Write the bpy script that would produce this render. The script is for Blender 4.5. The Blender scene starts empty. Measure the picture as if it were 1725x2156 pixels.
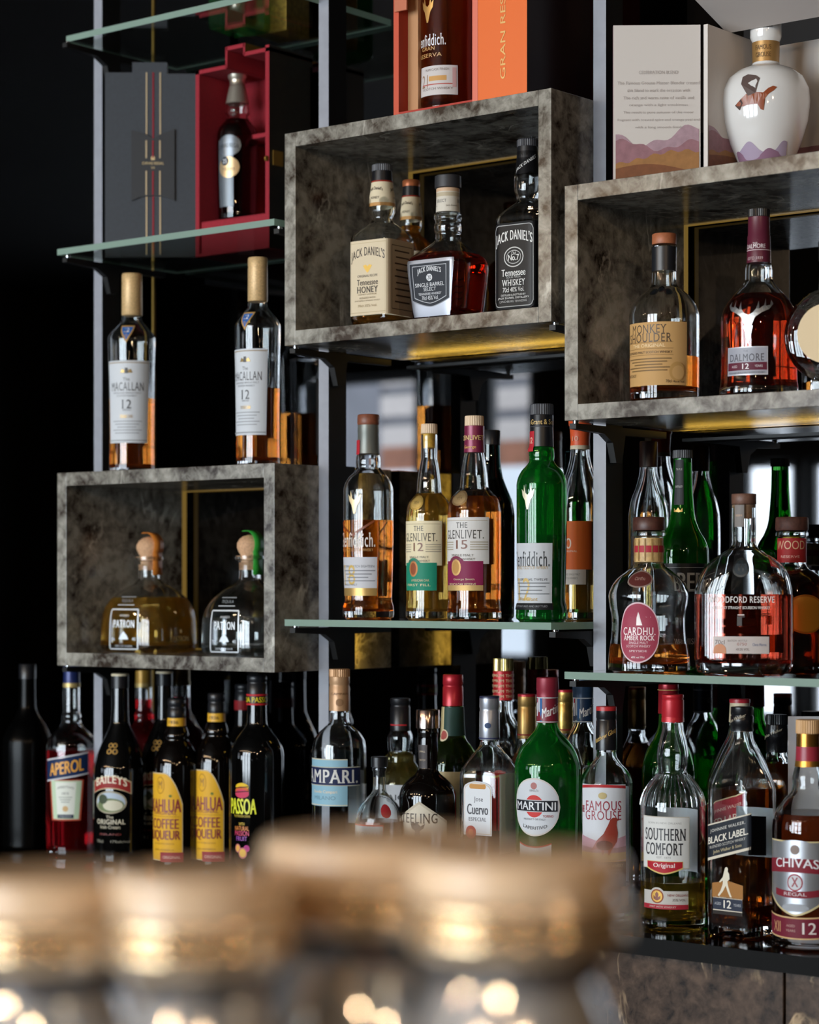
import bpy, math, random
from mathutils import Vector
random.seed(7)
S = bpy.context.scene
COL = S.collection

# ---------------------------------------------------------------- camera
F, CX, YH = 4712.0, 862.5, 1236.0          # focal length / principal column / horizon row, in photo pixels
PSI = math.atan(0.8144)
SN, CS = math.sin(PSI), math.cos(PSI)
D, CZ = 2.36, 1.39                          # camera distance to the shelf fronts (plane Y=0), camera height
cam = bpy.data.cameras.new('camera')
cam_o = bpy.data.objects.new('camera', cam); COL.objects.link(cam_o)
cam_o.location = (0, -D, CZ)
cam_o.rotation_euler = (math.pi/2, 0, PSI)
cam.sensor_fit = 'HORIZONTAL'; cam.sensor_width = 15.6
cam.lens = F/1725.0*15.6
cam.shift_y = (YH-1078.0)/1725.0
cam.clip_start = 0.02
cam.dof.use_dof = True
cam.dof.focus_distance = 2.93
cam.dof.aperture_fstop = 2.2
cam.dof.aperture_blades = 9
S.camera = cam_o

# ---------------------------------------------------------------- world, lights, exposure
w = bpy.data.worlds.new('daylight'); S.world = w; w.use_nodes = True
bg = w.node_tree.nodes['Background']
bg.inputs['Color'].default_value = (0.80, 0.91, 1.0, 1)
bg.inputs['Strength'].default_value = 11.0
WALL_Y = -6.5
# window openings in the wall behind the camera: (x0, x1, z0, z1)
WINDOWS = [(-8.607, -7.626, 1.0, 2.55), (-7.175, -6.86, 1.0, 2.55), (-5.62, -5.31, 0.75, 2.0), (-5.25, -4.7, 0.75, 2.0),
           (-4.5, -3.35, 0.5, 2.9), (-3.1, -1.95, 0.5, 2.9), (-1.7, -0.55, 0.5, 2.9)]
for i, (x0, x1, z0, z1) in enumerate(WINDOWS):
    l = bpy.data.lights.new('window_portal', 'AREA'); l.shape = 'RECTANGLE'
    l.size = x1-x0; l.size_y = z1-z0; l.cycles.is_portal = True
    o = bpy.data.objects.new('window_portal', l); COL.objects.link(o)
    o.location = ((x0+x1)/2, WALL_Y-0.16, (z0+z1)/2); o.rotation_euler = (math.pi/2, 0, 0)
for i, (x, y, z) in enumerate([(-4.6, -3.6, 2.5), (-3.9, -3.6, 2.5), (-3.2, -3.6, 2.5), (-2.5, -3.6, 2.5), (-1.8, -3.6, 2.5),
                               (-4.2, -5.0, 2.35), (-3.1, -5.0, 2.35), (-2.0, -5.0, 2.35), (-0.9, -4.2, 2.4), (-0.1, -3.4, 2.4), (0.7, -2.9, 2.1), (0.5, -1.6, 2.3)]):
    l = bpy.data.lights.new('pendant_bulb', 'POINT'); l.energy = 10.0; l.color = (1.0, 0.70, 0.42); l.shadow_soft_size = 0.035
    o = bpy.data.objects.new('pendant_bulb', l); COL.objects.link(o); o.location = (x, y, z)

vs = S.view_settings
vs.view_transform = 'Standard'; vs.look = 'None'; vs.gamma = 1.0; vs.use_curve_mapping = False
vs.exposure = 0.75
S.cycles.max_bounces = 24; S.cycles.transmission_bounces = 20; S.cycles.glossy_bounces = 8
S.cycles.diffuse_bounces = 3; S.cycles.transparent_max_bounces = 16
S.cycles.sample_clamp_indirect = 6.0
S.cycles.use_denoising = True
S.cycles.blur_glossy = 0.3

# ---------------------------------------------------------------- helpers
def ray(px):
    u = (px-CX)/F
    return u*CS-SN, u*SN+CS
def xat(px, Y):
    dx, dy = ray(px); return dx/dy*(D+Y)
def tat(px, Y):
    return (D+Y)/ray(px)[1]
def at(px, py, Y):
    t = tat(px, Y); return Vector((xat(px, Y), Y, CZ-(py-YH)/F*t))
def lin(h):
    if not isinstance(h, str): return tuple(h)[:3]
    h = h.lstrip('#'); c = [int(h[i:i+2], 16)/255 for i in (0, 2, 4)]
    return tuple(x/12.92 if x <= 0.04045 else ((x+0.055)/1.055)**2.4 for x in c)

MATS = {}
def newmat(key):
    m = bpy.data.materials.new(key); m.use_nodes = True
    n = m.node_tree.nodes; n.clear()
    out = n.new('ShaderNodeOutputMaterial'); p = n.new('ShaderNodeBsdfPrincipled')
    m.node_tree.links.new(p.outputs[0], out.inputs[0]); MATS[key] = m
    return m, m.node_tree, p, out
def plain(col, rough=0.5, metal=0.0, spec=0.5, coat=0.0, grain=0.0, bump=0.0, scale=200.0):
    """flat colour with a trace of procedural grain"""
    key = 'paint_%s_%s_%s_%s_%s_%s' % (col, rough, metal, spec, coat, grain)
    if key in MATS: return MATS[key]
    m, t, p, out = newmat(key); c = lin(col)
    p.inputs['Roughness'].default_value = rough; p.inputs['Metallic'].default_value = metal
    p.inputs['Specular IOR Level'].default_value = spec; p.inputs['Coat Weight'].default_value = coat
    p.inputs['Coat Roughness'].default_value = 0.05
    p.inputs['Base Color'].default_value = (*c, 1)
    if grain:
        tc = t.nodes.new('ShaderNodeTexCoord'); nz = t.nodes.new('ShaderNodeTexNoise'); nz.inputs['Scale'].default_value = scale
        nz.inputs['Detail'].default_value = 4
        r = t.nodes.new('ShaderNodeValToRGB')
        r.color_ramp.elements[0].color = (*[x*(1-grain) for x in c], 1); r.color_ramp.elements[1].color = (*[min(1, x*(1+grain)) for x in c], 1)
        r.color_ramp.elements[0].position = 0.3; r.color_ramp.elements[1].position = 0.7
        t.links.new(tc.outputs['Object'], nz.inputs['Vector']); t.links.new(nz.outputs['Fac'], r.inputs[0]); t.links.new(r.outputs[0], p.inputs['Base Color'])
        if bump:
            b = t.nodes.new('ShaderNodeBump'); b.inputs['Strength'].default_value = bump; b.inputs['Distance'].default_value = 0.001
            t.links.new(nz.outputs['Fac'], b.inputs['Height']); t.links.new(b.outputs[0], p.inputs['Normal'])
    return m
def glass(col=(1, 1, 1), rough=0.0, ior=1.45, body=0.0, bcol=None, key=None):
    """real refracting glass or liquid; body = share of cloudy scattering in it"""
    key = key or 'glass_%s_%s_%s_%s_%s' % (col, rough, ior, body, bcol)
    if key in MATS: return MATS[key]
    m, t, p, out = newmat(key); c = lin(col)
    p.inputs['Base Color'].default_value = (*c, 1); p.inputs['Transmission Weight'].default_value = 1.0
    p.inputs['Roughness'].default_value = rough; p.inputs['IOR'].default_value = ior
    if body:
        d = t.nodes.new('ShaderNodeBsdfTranslucent'); e = t.nodes.new('ShaderNodeBsdfDiffuse')
        b = lin(bcol or col)
        d.inputs[0].default_value = (*b, 1); e.inputs[0].default_value = (*b, 1)
        a = t.nodes.new('ShaderNodeMixShader'); a.inputs[0].default_value = 0.5
        t.links.new(d.outputs[0], a.inputs[1]); t.links.new(e.outputs[0], a.inputs[2])
        x = t.nodes.new('ShaderNodeMixShader'); x.inputs[0].default_value = body
        t.links.new(p.outputs[0], x.inputs[1]); t.links.new(a.outputs[0], x.inputs[2]); t.links.new(x.outputs[0], out.inputs[0])
    return m
def emit(col, strength, key):
    if key in MATS: return MATS[key]
    m, t, p, out = newmat(key)
    p.inputs['Base Color'].default_value = (0, 0, 0, 1)
    p.inputs['Emission Color'].default_value = (*lin(col), 1); p.inputs['Emission Strength'].default_value = strength
    return m
def marble(key, dark, mid, vein, rough, scale=1.0, veinamt=1.0, spec=0.5):
    if key in MATS: return MATS[key]
    m, t, p, out = newmat(key); N = t.nodes.new; L = t.links.new
    tc = N('ShaderNodeTexCoord'); mp = N('ShaderNodeMapping'); mp.inputs['Rotation'].default_value = (0.5, 0.35, 0.6)
    L(tc.outputs['Object'], mp.inputs['Vector'])
    n1 = N('ShaderNodeTexNoise'); n1.inputs['Scale'].default_value = 55*scale; n1.inputs['Detail'].default_value = 6; n1.inputs['Roughness'].default_value = 0.62; n1.inputs['Distortion'].default_value = 0.4
    L(mp.outputs[0], n1.inputs['Vector'])
    n0 = N('ShaderNodeTexNoise'); n0.inputs['Scale'].default_value = 11*scale; n0.inputs['Detail'].default_value = 7; n0.inputs['Roughness'].default_value = 0.6; n0.inputs['Distortion'].default_value = 0.7
    L(mp.outputs[0], n0.inputs['Vector'])
    mm = N('ShaderNodeMixRGB'); mm.inputs[0].default_value = 0.55; L(n1.outputs['Fac'], mm.inputs[1]); L(n0.outputs['Fac'], mm.inputs[2])
    r1 = N('ShaderNodeValToRGB'); e = r1.color_ramp.elements
    e[0].position = 0.40; e[0].color = (*lin(dark), 1); e[1].position = 0.60; e[1].color = (*lin(mid), 1)
    L(mm.outputs[0], r1.inputs[0])
    # thin veins: level lines of a stretched distorted noise
    mp2 = N('ShaderNodeMapping'); mp2.inputs['Scale'].default_value = (1, 1, 0.5); mp2.inputs['Rotation'].default_value = (0.4, 0.9, 0.2)
    L(tc.outputs['Object'], mp2.inputs['Vector'])
    n2 = N('ShaderNodeTexNoise'); n2.inputs['Scale'].default_value = 9*scale; n2.inputs['Detail'].default_value = 6; n2.inputs['Distortion'].default_value = 0.9
    L(mp2.outputs[0], n2.inputs['Vector'])
    r2 = N('ShaderNodeValToRGB'); r2.color_ramp.elements[0].position = 0.486; r2.color_ramp.elements[0].color = (0, 0, 0, 1)
    a = r2.color_ramp.elements.new(0.5); a.color = (1, 1, 1, 1); r2.color_ramp.elements[-1].position = 0.514; r2.color_ramp.elements[-1].color = (0, 0, 0, 1)
    L(n2.outputs['Fac'], r2.inputs[0])
    n3 = N('ShaderNodeTexNoise'); n3.inputs['Scale'].default_value = 9*scale; L(mp.outputs[0], n3.inputs['Vector'])
    r3 = N('ShaderNodeValToRGB'); r3.color_ramp.elements[0].position = 0.48; r3.color_ramp.elements[1].position = 0.62
    L(n3.outputs['Fac'], r3.inputs[0])
    mu = N('ShaderNodeMath'); mu.operation = 'MULTIPLY'; L(r2.outputs[0], mu.inputs[0]); L(r3.outputs[0], mu.inputs[1])
    m2 = N('ShaderNodeMath'); m2.operation = 'MULTIPLY'; m2.inputs[1].default_value = veinamt; L(mu.outputs[0], m2.inputs[0])
    mx = N('ShaderNodeMixRGB'); L(m2.outputs[0], mx.inputs[0]); L(r1.outputs[0], mx.inputs[1]); mx.inputs[2].default_value = (*lin(vein), 1)
    L(mx.outputs[0], p.inputs['Base Color'])
    p.inputs['Roughness'].default_value = rough; p.inputs['Specular IOR Level'].default_value = spec
    return m

class MB:
    def __init__(s): s.v = []; s.f = []; s.m = []; s.mats = []
    def mi(s, mat):
        if mat not in s.mats: s.mats.append(mat)
        return s.mats.index(mat)
    def add(s, vs_, fs, mat):
        o = len(s.v); s.v += [tuple(x) for x in vs_]; k = s.mi(mat)
        for f in fs: s.f.append(tuple(i+o for i in f)); s.m.append(k)
    def box(s, x0, x1, y0, y1, z0, z1, mat, mats=None):
        vs_ = [(x, y, z) for x in (x0, x1) for y in (y0, y1) for z in (z0, z1)]
        fs = [(0, 1, 3, 2), (4, 6, 7, 5), (0, 4, 5, 1), (2, 3, 7, 6), (0, 2, 6, 4), (1, 5, 7, 3)]  # -x +x -y +y -z +z
        for i, f in enumerate(fs):
            s.add(vs_, [f], (mats or {}).get(i, mat))
    def prism(s, poly, y0, y1, mat, side=None):
        """polygon in XZ (counter-clockwise seen from -Y) run from y0 to y1"""
        n = len(poly)
        vs_ = [(x, y0, z) for x, z in poly]+[(x, y1, z) for x, z in poly]
        s.add(vs_, [tuple(range(n)), tuple(reversed(range(n, 2*n)))], mat)
        s.add(vs_, [(i, i+n, (i+1) % n+n, (i+1) % n) for i in range(n)], side or mat)
    def lathe(s, prof, mat, seg=40, cap0=True, cap1=True, ax=(0, 0)):
        """prof: (r, z) from bottom to top"""
        o = []
        for r, z in prof:
            for k in range(seg):
                a = 2*math.pi*k/seg; o.append((ax[0]+r*math.cos(a), ax[1]+r*math.sin(a), z))
        fs = []
        for i in range(len(prof)-1):
            for k in range(seg):
                k2 = (k+1) % seg; fs.append((i*seg+k, i*seg+k2, (i+1)*seg+k2, (i+1)*seg+k))
        if cap0: fs.append(tuple(reversed(range(seg))))
        if cap1: fs.append(tuple(range((len(prof)-1)*seg, len(prof)*seg)))
        s.add(o, fs, mat)
    def tube(s, pts, r, mat, seg=10):
        pts = [Vector(p) for p in pts]; o = []; fs = []
        for i, p in enumerate(pts):
            d = (pts[min(i+1, len(pts)-1)]-pts[max(i-1, 0)]).normalized()
            a = d.cross(Vector((0, 0, 1))); a = a if a.length > 1e-4 else d.cross(Vector((1, 0, 0))); a.normalize(); b = d.cross(a)
            for k in range(seg):
                q = 2*math.pi*k/seg; o.append(p+a*r*math.cos(q)+b*r*math.sin(q))
        for i in range(len(pts)-1):
            for k in range(seg): fs.append((i*seg+k, i*seg+(k+1) % seg, (i+1)*seg+(k+1) % seg, (i+1)*seg+k))
        fs += [tuple(range(seg)), tuple(reversed(range((len(pts)-1)*seg, len(pts)*seg)))]
        s.add(o, fs, mat)
    def build(s, name, parent=None, smooth=True, bevel=0.0, angle=35):
        me = bpy.data.meshes.new(name); me.from_pydata(s.v, [], s.f)
        for m in s.mats: me.materials.append(m)
        me.polygons.foreach_set('material_index', s.m)
        import bmesh
        b = bmesh.new(); b.from_mesh(me); bmesh.ops.remove_doubles(b, verts=b.verts, dist=1e-6)
        if name not in NO_NORMAL: bmesh.ops.recalc_face_normals(b, faces=b.faces)
        b.to_mesh(me); b.free()
        o = bpy.data.objects.new(name, me); COL.objects.link(o)
        if parent: o.parent = parent
        if smooth:
            me.shade_smooth(); me.set_sharp_from_angle(angle=math.radians(angle))
        if bevel:
            md = o.modifiers.new('edge', 'BEVEL'); md.width = bevel; md.segments = 2; md.limit_method = 'ANGLE'
        return o
NO_NORMAL = set()
def tag(o, label, cat, group=None, kind=None):
    if label: o['label'] = label
    if cat: o['category'] = cat
    if group: o['group'] = group
    if kind: o['kind'] = kind
    return o
def struct(o): o['kind'] = 'structure'; return o
def empty(name, loc=(0, 0, 0), rz=0.0):
    o = bpy.data.objects.new(name, None); COL.objects.link(o); o.empty_display_size = 0.05
    o.location = loc; o.rotation_euler = (0, 0, rz); return o

# ---- text as mesh outlines
TXT = {}
def text_mesh(st, bold=0.0):
    """outline of a word scaled to a unit square; a leading ^ adds slab serifs to the stems"""
    k = st
    if k in TXT: return TXT[k]
    serif = st.startswith('^')
    cu = bpy.data.curves.new('lettering', 'FONT'); cu.body = st.lstrip('^'); cu.resolution_u = 3; cu.fill_mode = 'FRONT'
    if serif: cu.space_character = 1.12
    o = bpy.data.objects.new('lettering', cu); COL.objects.link(o)
    dg = bpy.context.evaluated_depsgraph_get(); e = o.evaluated_get(dg); me = e.to_mesh()
    vs_ = [(v.co.x, v.co.y) for v in me.vertices]; fs = [tuple(p.vertices) for p in me.polygons]
    e.to_mesh_clear(); bpy.data.objects.remove(o); bpy.data.curves.remove(cu)
    x0 = min(v[0] for v in vs_); x1 = max(v[0] for v in vs_); y0 = min(v[1] for v in vs_); y1 = max(v[1] for v in vs_)
    if serif:
        cnt = {}
        for f in fs:
            for a, b in zip(f, f[1:]+f[:1]): cnt[(min(a, b), max(a, b))] = cnt.get((min(a, b), max(a, b)), 0)+1
        hh = y1-y0; xh = None; levels = [0.0, 0.729*1.0]
        flat = {}
        for (a, b), c in cnt.items():
            if c == 1 and abs(vs_[a][1]-vs_[b][1]) < 0.004:
                flat.setdefault(round(vs_[a][1], 2), []).append(tuple(sorted((vs_[a][0], vs_[b][0]))))
        tops = sorted(flat)
        for lv, seg in flat.items():
            if lv not in (tops[0], tops[-1]): continue
            for a, b in seg:
                if 0.03 < b-a < 0.2:
                    d = 0.045*hh/0.72; t = 0.045*hh/0.72; q = len(vs_)
                    ya, yb = (lv, lv+t) if lv == tops[0] else (lv-t, lv)
                    vs_ += [(a-d, ya), (b+d, ya), (b+d, yb), (a-d, yb)]; fs.append((q, q+1, q+2, q+3))
        x0 = min(v[0] for v in vs_); x1 = max(v[0] for v in vs_)
    vs_ = [((x-x0)/(x1-x0)-0.5, (y-y0)/(y1-y0)-0.5) for x, y in vs_]
    TXT[k] = (vs_, fs); return TXT[k]

def flat_slices(vs_, fs, n):
    """cut a flat shape into n upright strips so that it can bend round a bottle"""
    if n < 2: return vs_, fs
    import bmesh
    b = bmesh.new(); vv = [b.verts.new((x, y, 0)) for x, y in vs_]
    for f in fs:
        try: b.faces.new([vv[i] for i in f])
        except ValueError: pass
    bmesh.ops.triangulate(b, faces=b.faces)
    x0 = min(x for x, y in vs_); x1 = max(x for x, y in vs_)
    for i in range(1, n):
        bmesh.ops.bisect_plane(b, geom=b.verts[:]+b.edges[:]+b.faces[:], dist=1e-7, plane_co=(x0+(x1-x0)*i/n, 0, 0), plane_no=(1, 0, 0))
    b.normal_update(); b.verts.index_update()
    o = [(v.co.x, v.co.y) for v in b.verts]; g = [tuple(v.index for v in (reversed(f.verts) if f.normal.z < 0 else f.verts)) for f in b.faces]
    b.free(); return o, g
SLICED = {}
def text_slices(st, bold, n):
    k = (st, bold, n)
    if k not in SLICED: SLICED[k] = flat_slices(*text_mesh(st, bold), n)
    return SLICED[k]

# label items.  All lengths in photo pixels, y measured down from the top of the bottle
def T(st, y, h, w_, col, dx=0, arc=0, slope=0, bold=0.02, metal=0): return ('t', st, y, h, w_, col, dx, arc, slope, bold, metal)
def P(y0, y1, w_, col, dx=0, shape='rect', slope=0, metal=0, rough=0.5, k=0): return ('p', y0, y1, w_, col, dx, shape, slope, metal, rough, k)
def G(poly, y, col, dx=0, sc=1.0, metal=0): return ('g', poly, y, col, dx, sc, metal)   # filled polygon (x right, y up)
def LINES(y, n, step, w_, col, dx=0, h=1.6): return [P(y+i*step, y+i*step+h, w_*(1-0.18*((i*7) % 3)), col, dx) for i in range(n)]

def pchip(pts, n=5):
    """monotone cubic through (a, b, ...) rows, parameter a"""
    out = []; m = len(pts)
    dim = len(pts[0])
    def slopes(c):
        dl = [(pts[i+1][c]-pts[i][c])/max(1e-6, pts[i+1][0]-pts[i][0]) for i in range(m-1)]
        s_ = [dl[0]]
        for i in range(1, m-1):
            a, b = dl[i-1], dl[i]; s_.append(0 if a*b <= 0 else 2*a*b/(a+b))
        return s_+[dl[-1]]
    sl = [slopes(c) for c in range(1, dim)]
    for i in range(m-1):
        h = pts[i+1][0]-pts[i][0]; kk = n if h > 2 else 1
        for j in range(kk):
            u = j/kk; row = [pts[i][0]+u*h]
            for c in range(1, dim):
                a, b = pts[i][c], pts[i+1][c]; d0, d1 = sl[c-1][i]*h, sl[c-1][i+1]*h
                row.append((2*u**3-3*u**2+1)*a+(u**3-2*u**2+u)*d0+(-2*u**3+3*u**2)*b+(u**3-u**2)*d1)
            out.append(tuple(row))
    out.append(tuple(pts[-1])); return out
def sup(a, n, asp):
    """unit superellipse; angle 0 faces local -Y"""
    x, y = math.sin(a), -math.cos(a)
    e = 2.0/n
    return (math.copysign(abs(x)**e, x), math.copysign(abs(y)**e, y)*asp)

SEG = 48
def ring_shell(prof, mat, mb, close_bottom=True, close_top=True):
    """prof rows (z, r, n, asp) ordered bottom to top"""
    vs_ = []; fs = []
    for z, r, n, asp in prof:
        for k in range(SEG):
            q = sup(2*math.pi*k/SEG, n, asp); vs_.append((q[0]*r, q[1]*r, z))
    for i in range(len(prof)-1):
        for k in range(SEG):
            k2 = (k+1) % SEG; fs.append((i*SEG+k, i*SEG+k2, (i+1)*SEG+k2, (i+1)*SEG+k))
    if close_bottom: fs.append(tuple(reversed(range(SEG))))
    if close_top: fs.append(tuple(range((len(prof)-1)*SEG, len(prof)*SEG)))
    mb.add(vs_, fs, mat)

def bottle(name, label, px, top, Y, z0, spec, rel=39, group=None, cat='bottle', sh=1.0):
    """px, top: photo column of the axis and row of the top; z0: height of what it stands on; rel: degrees the front
    is turned to the left of facing the lens"""
    t = tat(px, Y); k = t/F; x = xat(px, Y)
    ztop = CZ-(top-YH)*k
    prof = [(r if len(r) == 4 else (*r, *((2.0, 1.0) if len(r) == 2 else (1.0,)))) for r in spec['prof']]
    H = ztop-z0; dyl = prof[-1][0]; kv = H/dyl; kh = k*sh
    phi = math.atan2(-x, D+Y)-math.radians(rel)
    root = empty(name, (x, Y, z0), phi); tag(root, label, cat, group)
    rows = [(H-r[0]*kv, r[1]*kh, r[2], r[3]) for r in pchip(prof)]
    rows.reverse()                                            # bottom to top
    def R(z):
        for a, b in zip(rows, rows[1:]):
            if a[0] <= z <= b[0]+1e-9:
                u = (z-a[0])/max(1e-9, b[0]-a[0]); return tuple(a[i]+(b[i]-a[i])*u for i in (1, 2, 3))
        return rows[0][1:] if z < rows[0][0] else rows[-1][1:]
    opaque = spec.get('opaque'); gm = spec['glass']
    mb = MB()
    r0 = rows[0]
    outer = [(0.0015, r0[1]*0.90, r0[2], r0[3]), (0.0, r0[1]*0.93, r0[2], r0[3]), (0.0025, r0[1], r0[2], r0[3])]
    outer += [r for r in rows[1:] if r[0] > 0.003]
    ring_shell(outer, gm, mb)
    wall = spec.get('wall', 0.0028); bt = spec.get('floor', 0.009)
    if not opaque:
        inner = [(bt, max(0.002, R(bt)[0]-wall-0.006), *R(bt)[1:]), (bt+0.004, max(0.002, R(bt+0.004)[0]-wall), *R(bt+0.004)[1:])]
        inner += [(r[0], max(0.002, r[1]-wall), r[2], r[3]) for r in rows if r[0] > bt+0.006 and r[0] < H-prof[0][0]*kv-0.002]
        ring_shell(list(inner), gm, mb)
    body = MB(); body.v, body.f, body.m, body.mats = mb.v, mb.f, mb.m, mb.mats
    NO_NORMAL.add('glass_body')
    if not opaque:                                            # flip the inner shell so its normals face the cavity
        no = (len(outer)-1)*SEG+2
        body.f = body.f[:no]+[tuple(reversed(f)) for f in body.f[no:]]
    body.build('glass_body', root, angle=40)
    liq = spec.get('liquid')
    if liq and not opaque:
        lv = H-liq[0]*kv; pr = [(bt-0.0004, inner[0][1]+0.0006, inner[0][2], inner[0][3])]
        pr += [(r[0], r[1]+0.0005, r[2], r[3]) for r in inner[1:] if r[0] < lv-0.001]
        q = R(lv); pr.append((lv, max(0.002, q[0]-wall+0.0005), q[1], q[2]))
        lm = MB(); ring_shell(pr, liq[1], lm); lm.build('liquid', root, angle=40)
    for cp in spec.get('caps', []):                           # (part name, [(dy, hw)...] top to bottom, material, ribs)
        pr = [(hw*kh, H-dy*kv) for dy, hw in reversed(cp[1])]
        c = MB()
        if len(cp) > 3 and cp[3]:
            nr = cp[3]; sg = nr*2; vs_ = []; fs = []
            for i, (r, z) in enumerate(pr):
                for j in range(sg):
                    rr = r*(1.0 if j % 2 else 0.955); a = 2*math.pi*j/sg; vs_.append((rr*math.cos(a), rr*math.sin(a), z))
            for i in range(len(pr)-1):
                for j in range(sg): fs.append((i*sg+j, i*sg+(j+1) % sg, (i+1)*sg+(j+1) % sg, (i+1)*sg+j))
            fs += [tuple(reversed(range(sg))), tuple(range((len(pr)-1)*sg, len(pr)*sg))]
            c.add(vs_, fs, cp[2]); c.build(cp[0], root, smooth=False)
        else:
            c.lathe(pr, cp[2], 36); c.build(cp[0], root, angle=50)
    # labels lie on the surface of the bottle
    for lb in spec.get('labels', []):
        lname, items = lb[0], lb[1]; opt = lb[2] if len(lb) > 2 else {}
        rot = math.radians(opt.get('rot', 0)); nudge = opt.get('lift', 0.0)
        ys = [i[1] for i in items if i[0] == 'p']+[i[2] for i in items if i[0] in 'tg']
        ye = [i[2] for i in items if i[0] == 'p']
        zm = H-(min(ys)+max(ys+ye))/2*kv
        capr = opt.get('r')                                   # sits on a cap of this half width instead
        def Rs(z): return (capr*kh, 2.0, 1.0) if capr else R(z)
        rm, nm, am = Rs(zm)
        steps = 180; pol = []; cum = [0.0]
        for i in range(steps+1):
            a = math.pi*i/steps; pol.append(sup(a, nm, am))
        for i in range(steps): cum.append(cum[-1]+math.dist(pol[i], pol[i+1]))
        def surf(s, z, off):
            R_, n_, a_ = Rs(z); d = abs(s)/rm; d = min(d, cum[-1]-1e-6); sg_ = 1 if s >= 0 else -1
            lo = 0
            hi = steps
            while hi-lo > 1:
                md = (lo+hi)//2
                if cum[md] <= d: lo = md
                else: hi = md
            u = (d-cum[lo])/max(1e-9, cum[lo+1]-cum[lo])
            qx = (pol[lo][0]+(pol[lo+1][0]-pol[lo][0])*u)*sg_; qy = pol[lo][1]+(pol[lo+1][1]-pol[lo][1])*u
            X, Yy = qx*R_, qy*R_
            nx, ny = math.copysign(abs(qx)**(nm-1), qx), math.copysign(abs(qy/am)**(nm-1), qy)/am
            ln = math.hypot(nx, ny) or 1; X += nx/ln*off; Yy += ny/ln*off
            if rot: X, Yy = X*math.cos(rot)-Yy*math.sin(rot), X*math.sin(rot)+Yy*math.cos(rot)
            return (X, Yy, z)
        m = MB(); off = 0.00035+nudge
        for it in items:
            if it[0] == 'p':
                _, y0, y1, w_, col, dx, shp, slope, metal, rough, kk = it
                n = max(2, int(w_/3)) if shp in ('rect',) else 30
                vs_ = []; fs = []
                mid = (y0+y1)/2; hh = (y1-y0)/2; nr = max(1, min(24, int((y1-y0)/5)))
                for i in range(n+1):
                    u = -1+2*i/n; yt, yb = y0, y1
                    if shp == 'ellipse':
                        q = math.sqrt(max(0, 1-u*u)); yt, yb = mid-hh*q, mid+hh*q
                    elif shp == 'arch': yt = y0+kk*(1-math.sqrt(max(0, 1-u*u)))
                    elif shp == 'bow': yt = y0+kk*u*u; yb = y1+kk*u*u
                    elif shp == 'tent': yt = y0+kk*abs(u)
                    elif shp == 'rise': yt = y0+kk*max(0, u)**2.2
                    elif shp == 'shield': yb = y1-kk*abs(u)**1.5
                    elif shp == 'round':
                        q = max(0, abs(u)-(1-2*kk/w_))*w_/2/kk if kk else 0; q = kk*(1-math.sqrt(max(0, 1-q*q))); yt, yb = y0+q, y1-q
                    elif shp == 'tri': yt = y0; yb = y0+(y1-y0)*(1-abs(u))
                    elif shp == 'taper': pass
                    s = (dx+u*w_/2)
                    for j in range(nr+1):
                        yy = yt+(yb-yt)*j/nr-slope*u*w_/2
                        ss = s if shp != 'taper' else dx+u*w_/2*(1-kk*j/nr)
                        vs_.append(surf(ss*kh, H-yy*kv, off))
                q_ = nr+1
                for i in range(n):
                    for j in range(nr): fs.append((i*q_+j, i*q_+j+1, i*q_+j+q_+1, i*q_+j+q_))
                m.add(vs_, fs, plain(col, rough, metal, 0.2))
            elif it[0] == 't':
                _, st, y, h, w_, col, dx, arc, slope, bold, metal = it
                tv, tf = text_slices(st, 0, min(40, max(1, int(w_/3.5))))
                for sh_ in ((0,) if not bold or h < 8 else (-bold*0.8*h, bold*0.8*h)):
                    m.add([surf((dx+sh_+a*w_)*kh, H-(y-b*h-arc*(1-4*a*a)-slope*a*w_)*kv, off) for a, b in tv], tf, plain(col, 0.45 if not metal else 0.3, metal)); off += 0.00002
            else:
                _, poly, y, col, dx, sc, metal = it
                gv, gf = flat_slices(poly, [tuple(range(len(poly)))], max(2, int((max(q[0] for q in poly)-min(q[0] for q in poly))*sc/3)))
                m.add([surf((dx+a*sc)*kh, H-(y-b*sc)*kv, off) for a, b in gv], gf, plain(col, 0.4, metal))
            off += 0.00006
        NO_NORMAL.add(lname)
        o = m.build(lname, root, smooth=False)
        if opt.get('label'): o['label'] = opt['label']
    for fn in spec.get('extra', []): fn(root, H, kv, kh, R)
    return root

# ---------------------------------------------------------------- materials used in many places
M_MARBLE = marble('marble', '#31271f', '#9f9c92', '#dcd8cc', 0.2, 1.0, 0.8)
M_BLACKGLASS = None
m, t_, p_, o_ = newmat('smoked_mirror')
p_.inputs['Base Color'].default_value = (0.11, 0.11, 0.115, 1); p_.inputs['Metallic'].default_value = 1.0; p_.inputs['Roughness'].default_value = 0.015
nz = t_.nodes.new('ShaderNodeTexNoise'); nz.inputs['Scale'].default_value = 3.0
bp = t_.nodes.new('ShaderNodeBump'); bp.inputs['Strength'].default_value = 0.004; t_.links.new(nz.outputs['Fac'], bp.inputs['Height']); t_.links.new(bp.outputs[0], p_.inputs['Normal'])
M_MIRROR = m
M_STEEL = plain('#8f929b', 0.42, 0.0, 0.5, grain=0.06, scale=60)
M_BLACK = plain('#060607', 0.5)
M_CHROME = plain('#c8ccd0', 0.12, 1.0)
M_LED = emit('#e8b848', 5.0, 'led_strip')
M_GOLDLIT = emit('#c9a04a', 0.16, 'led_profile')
M_ROOM = plain('#070606', 0.8, grain=0.2, scale=8)

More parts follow.
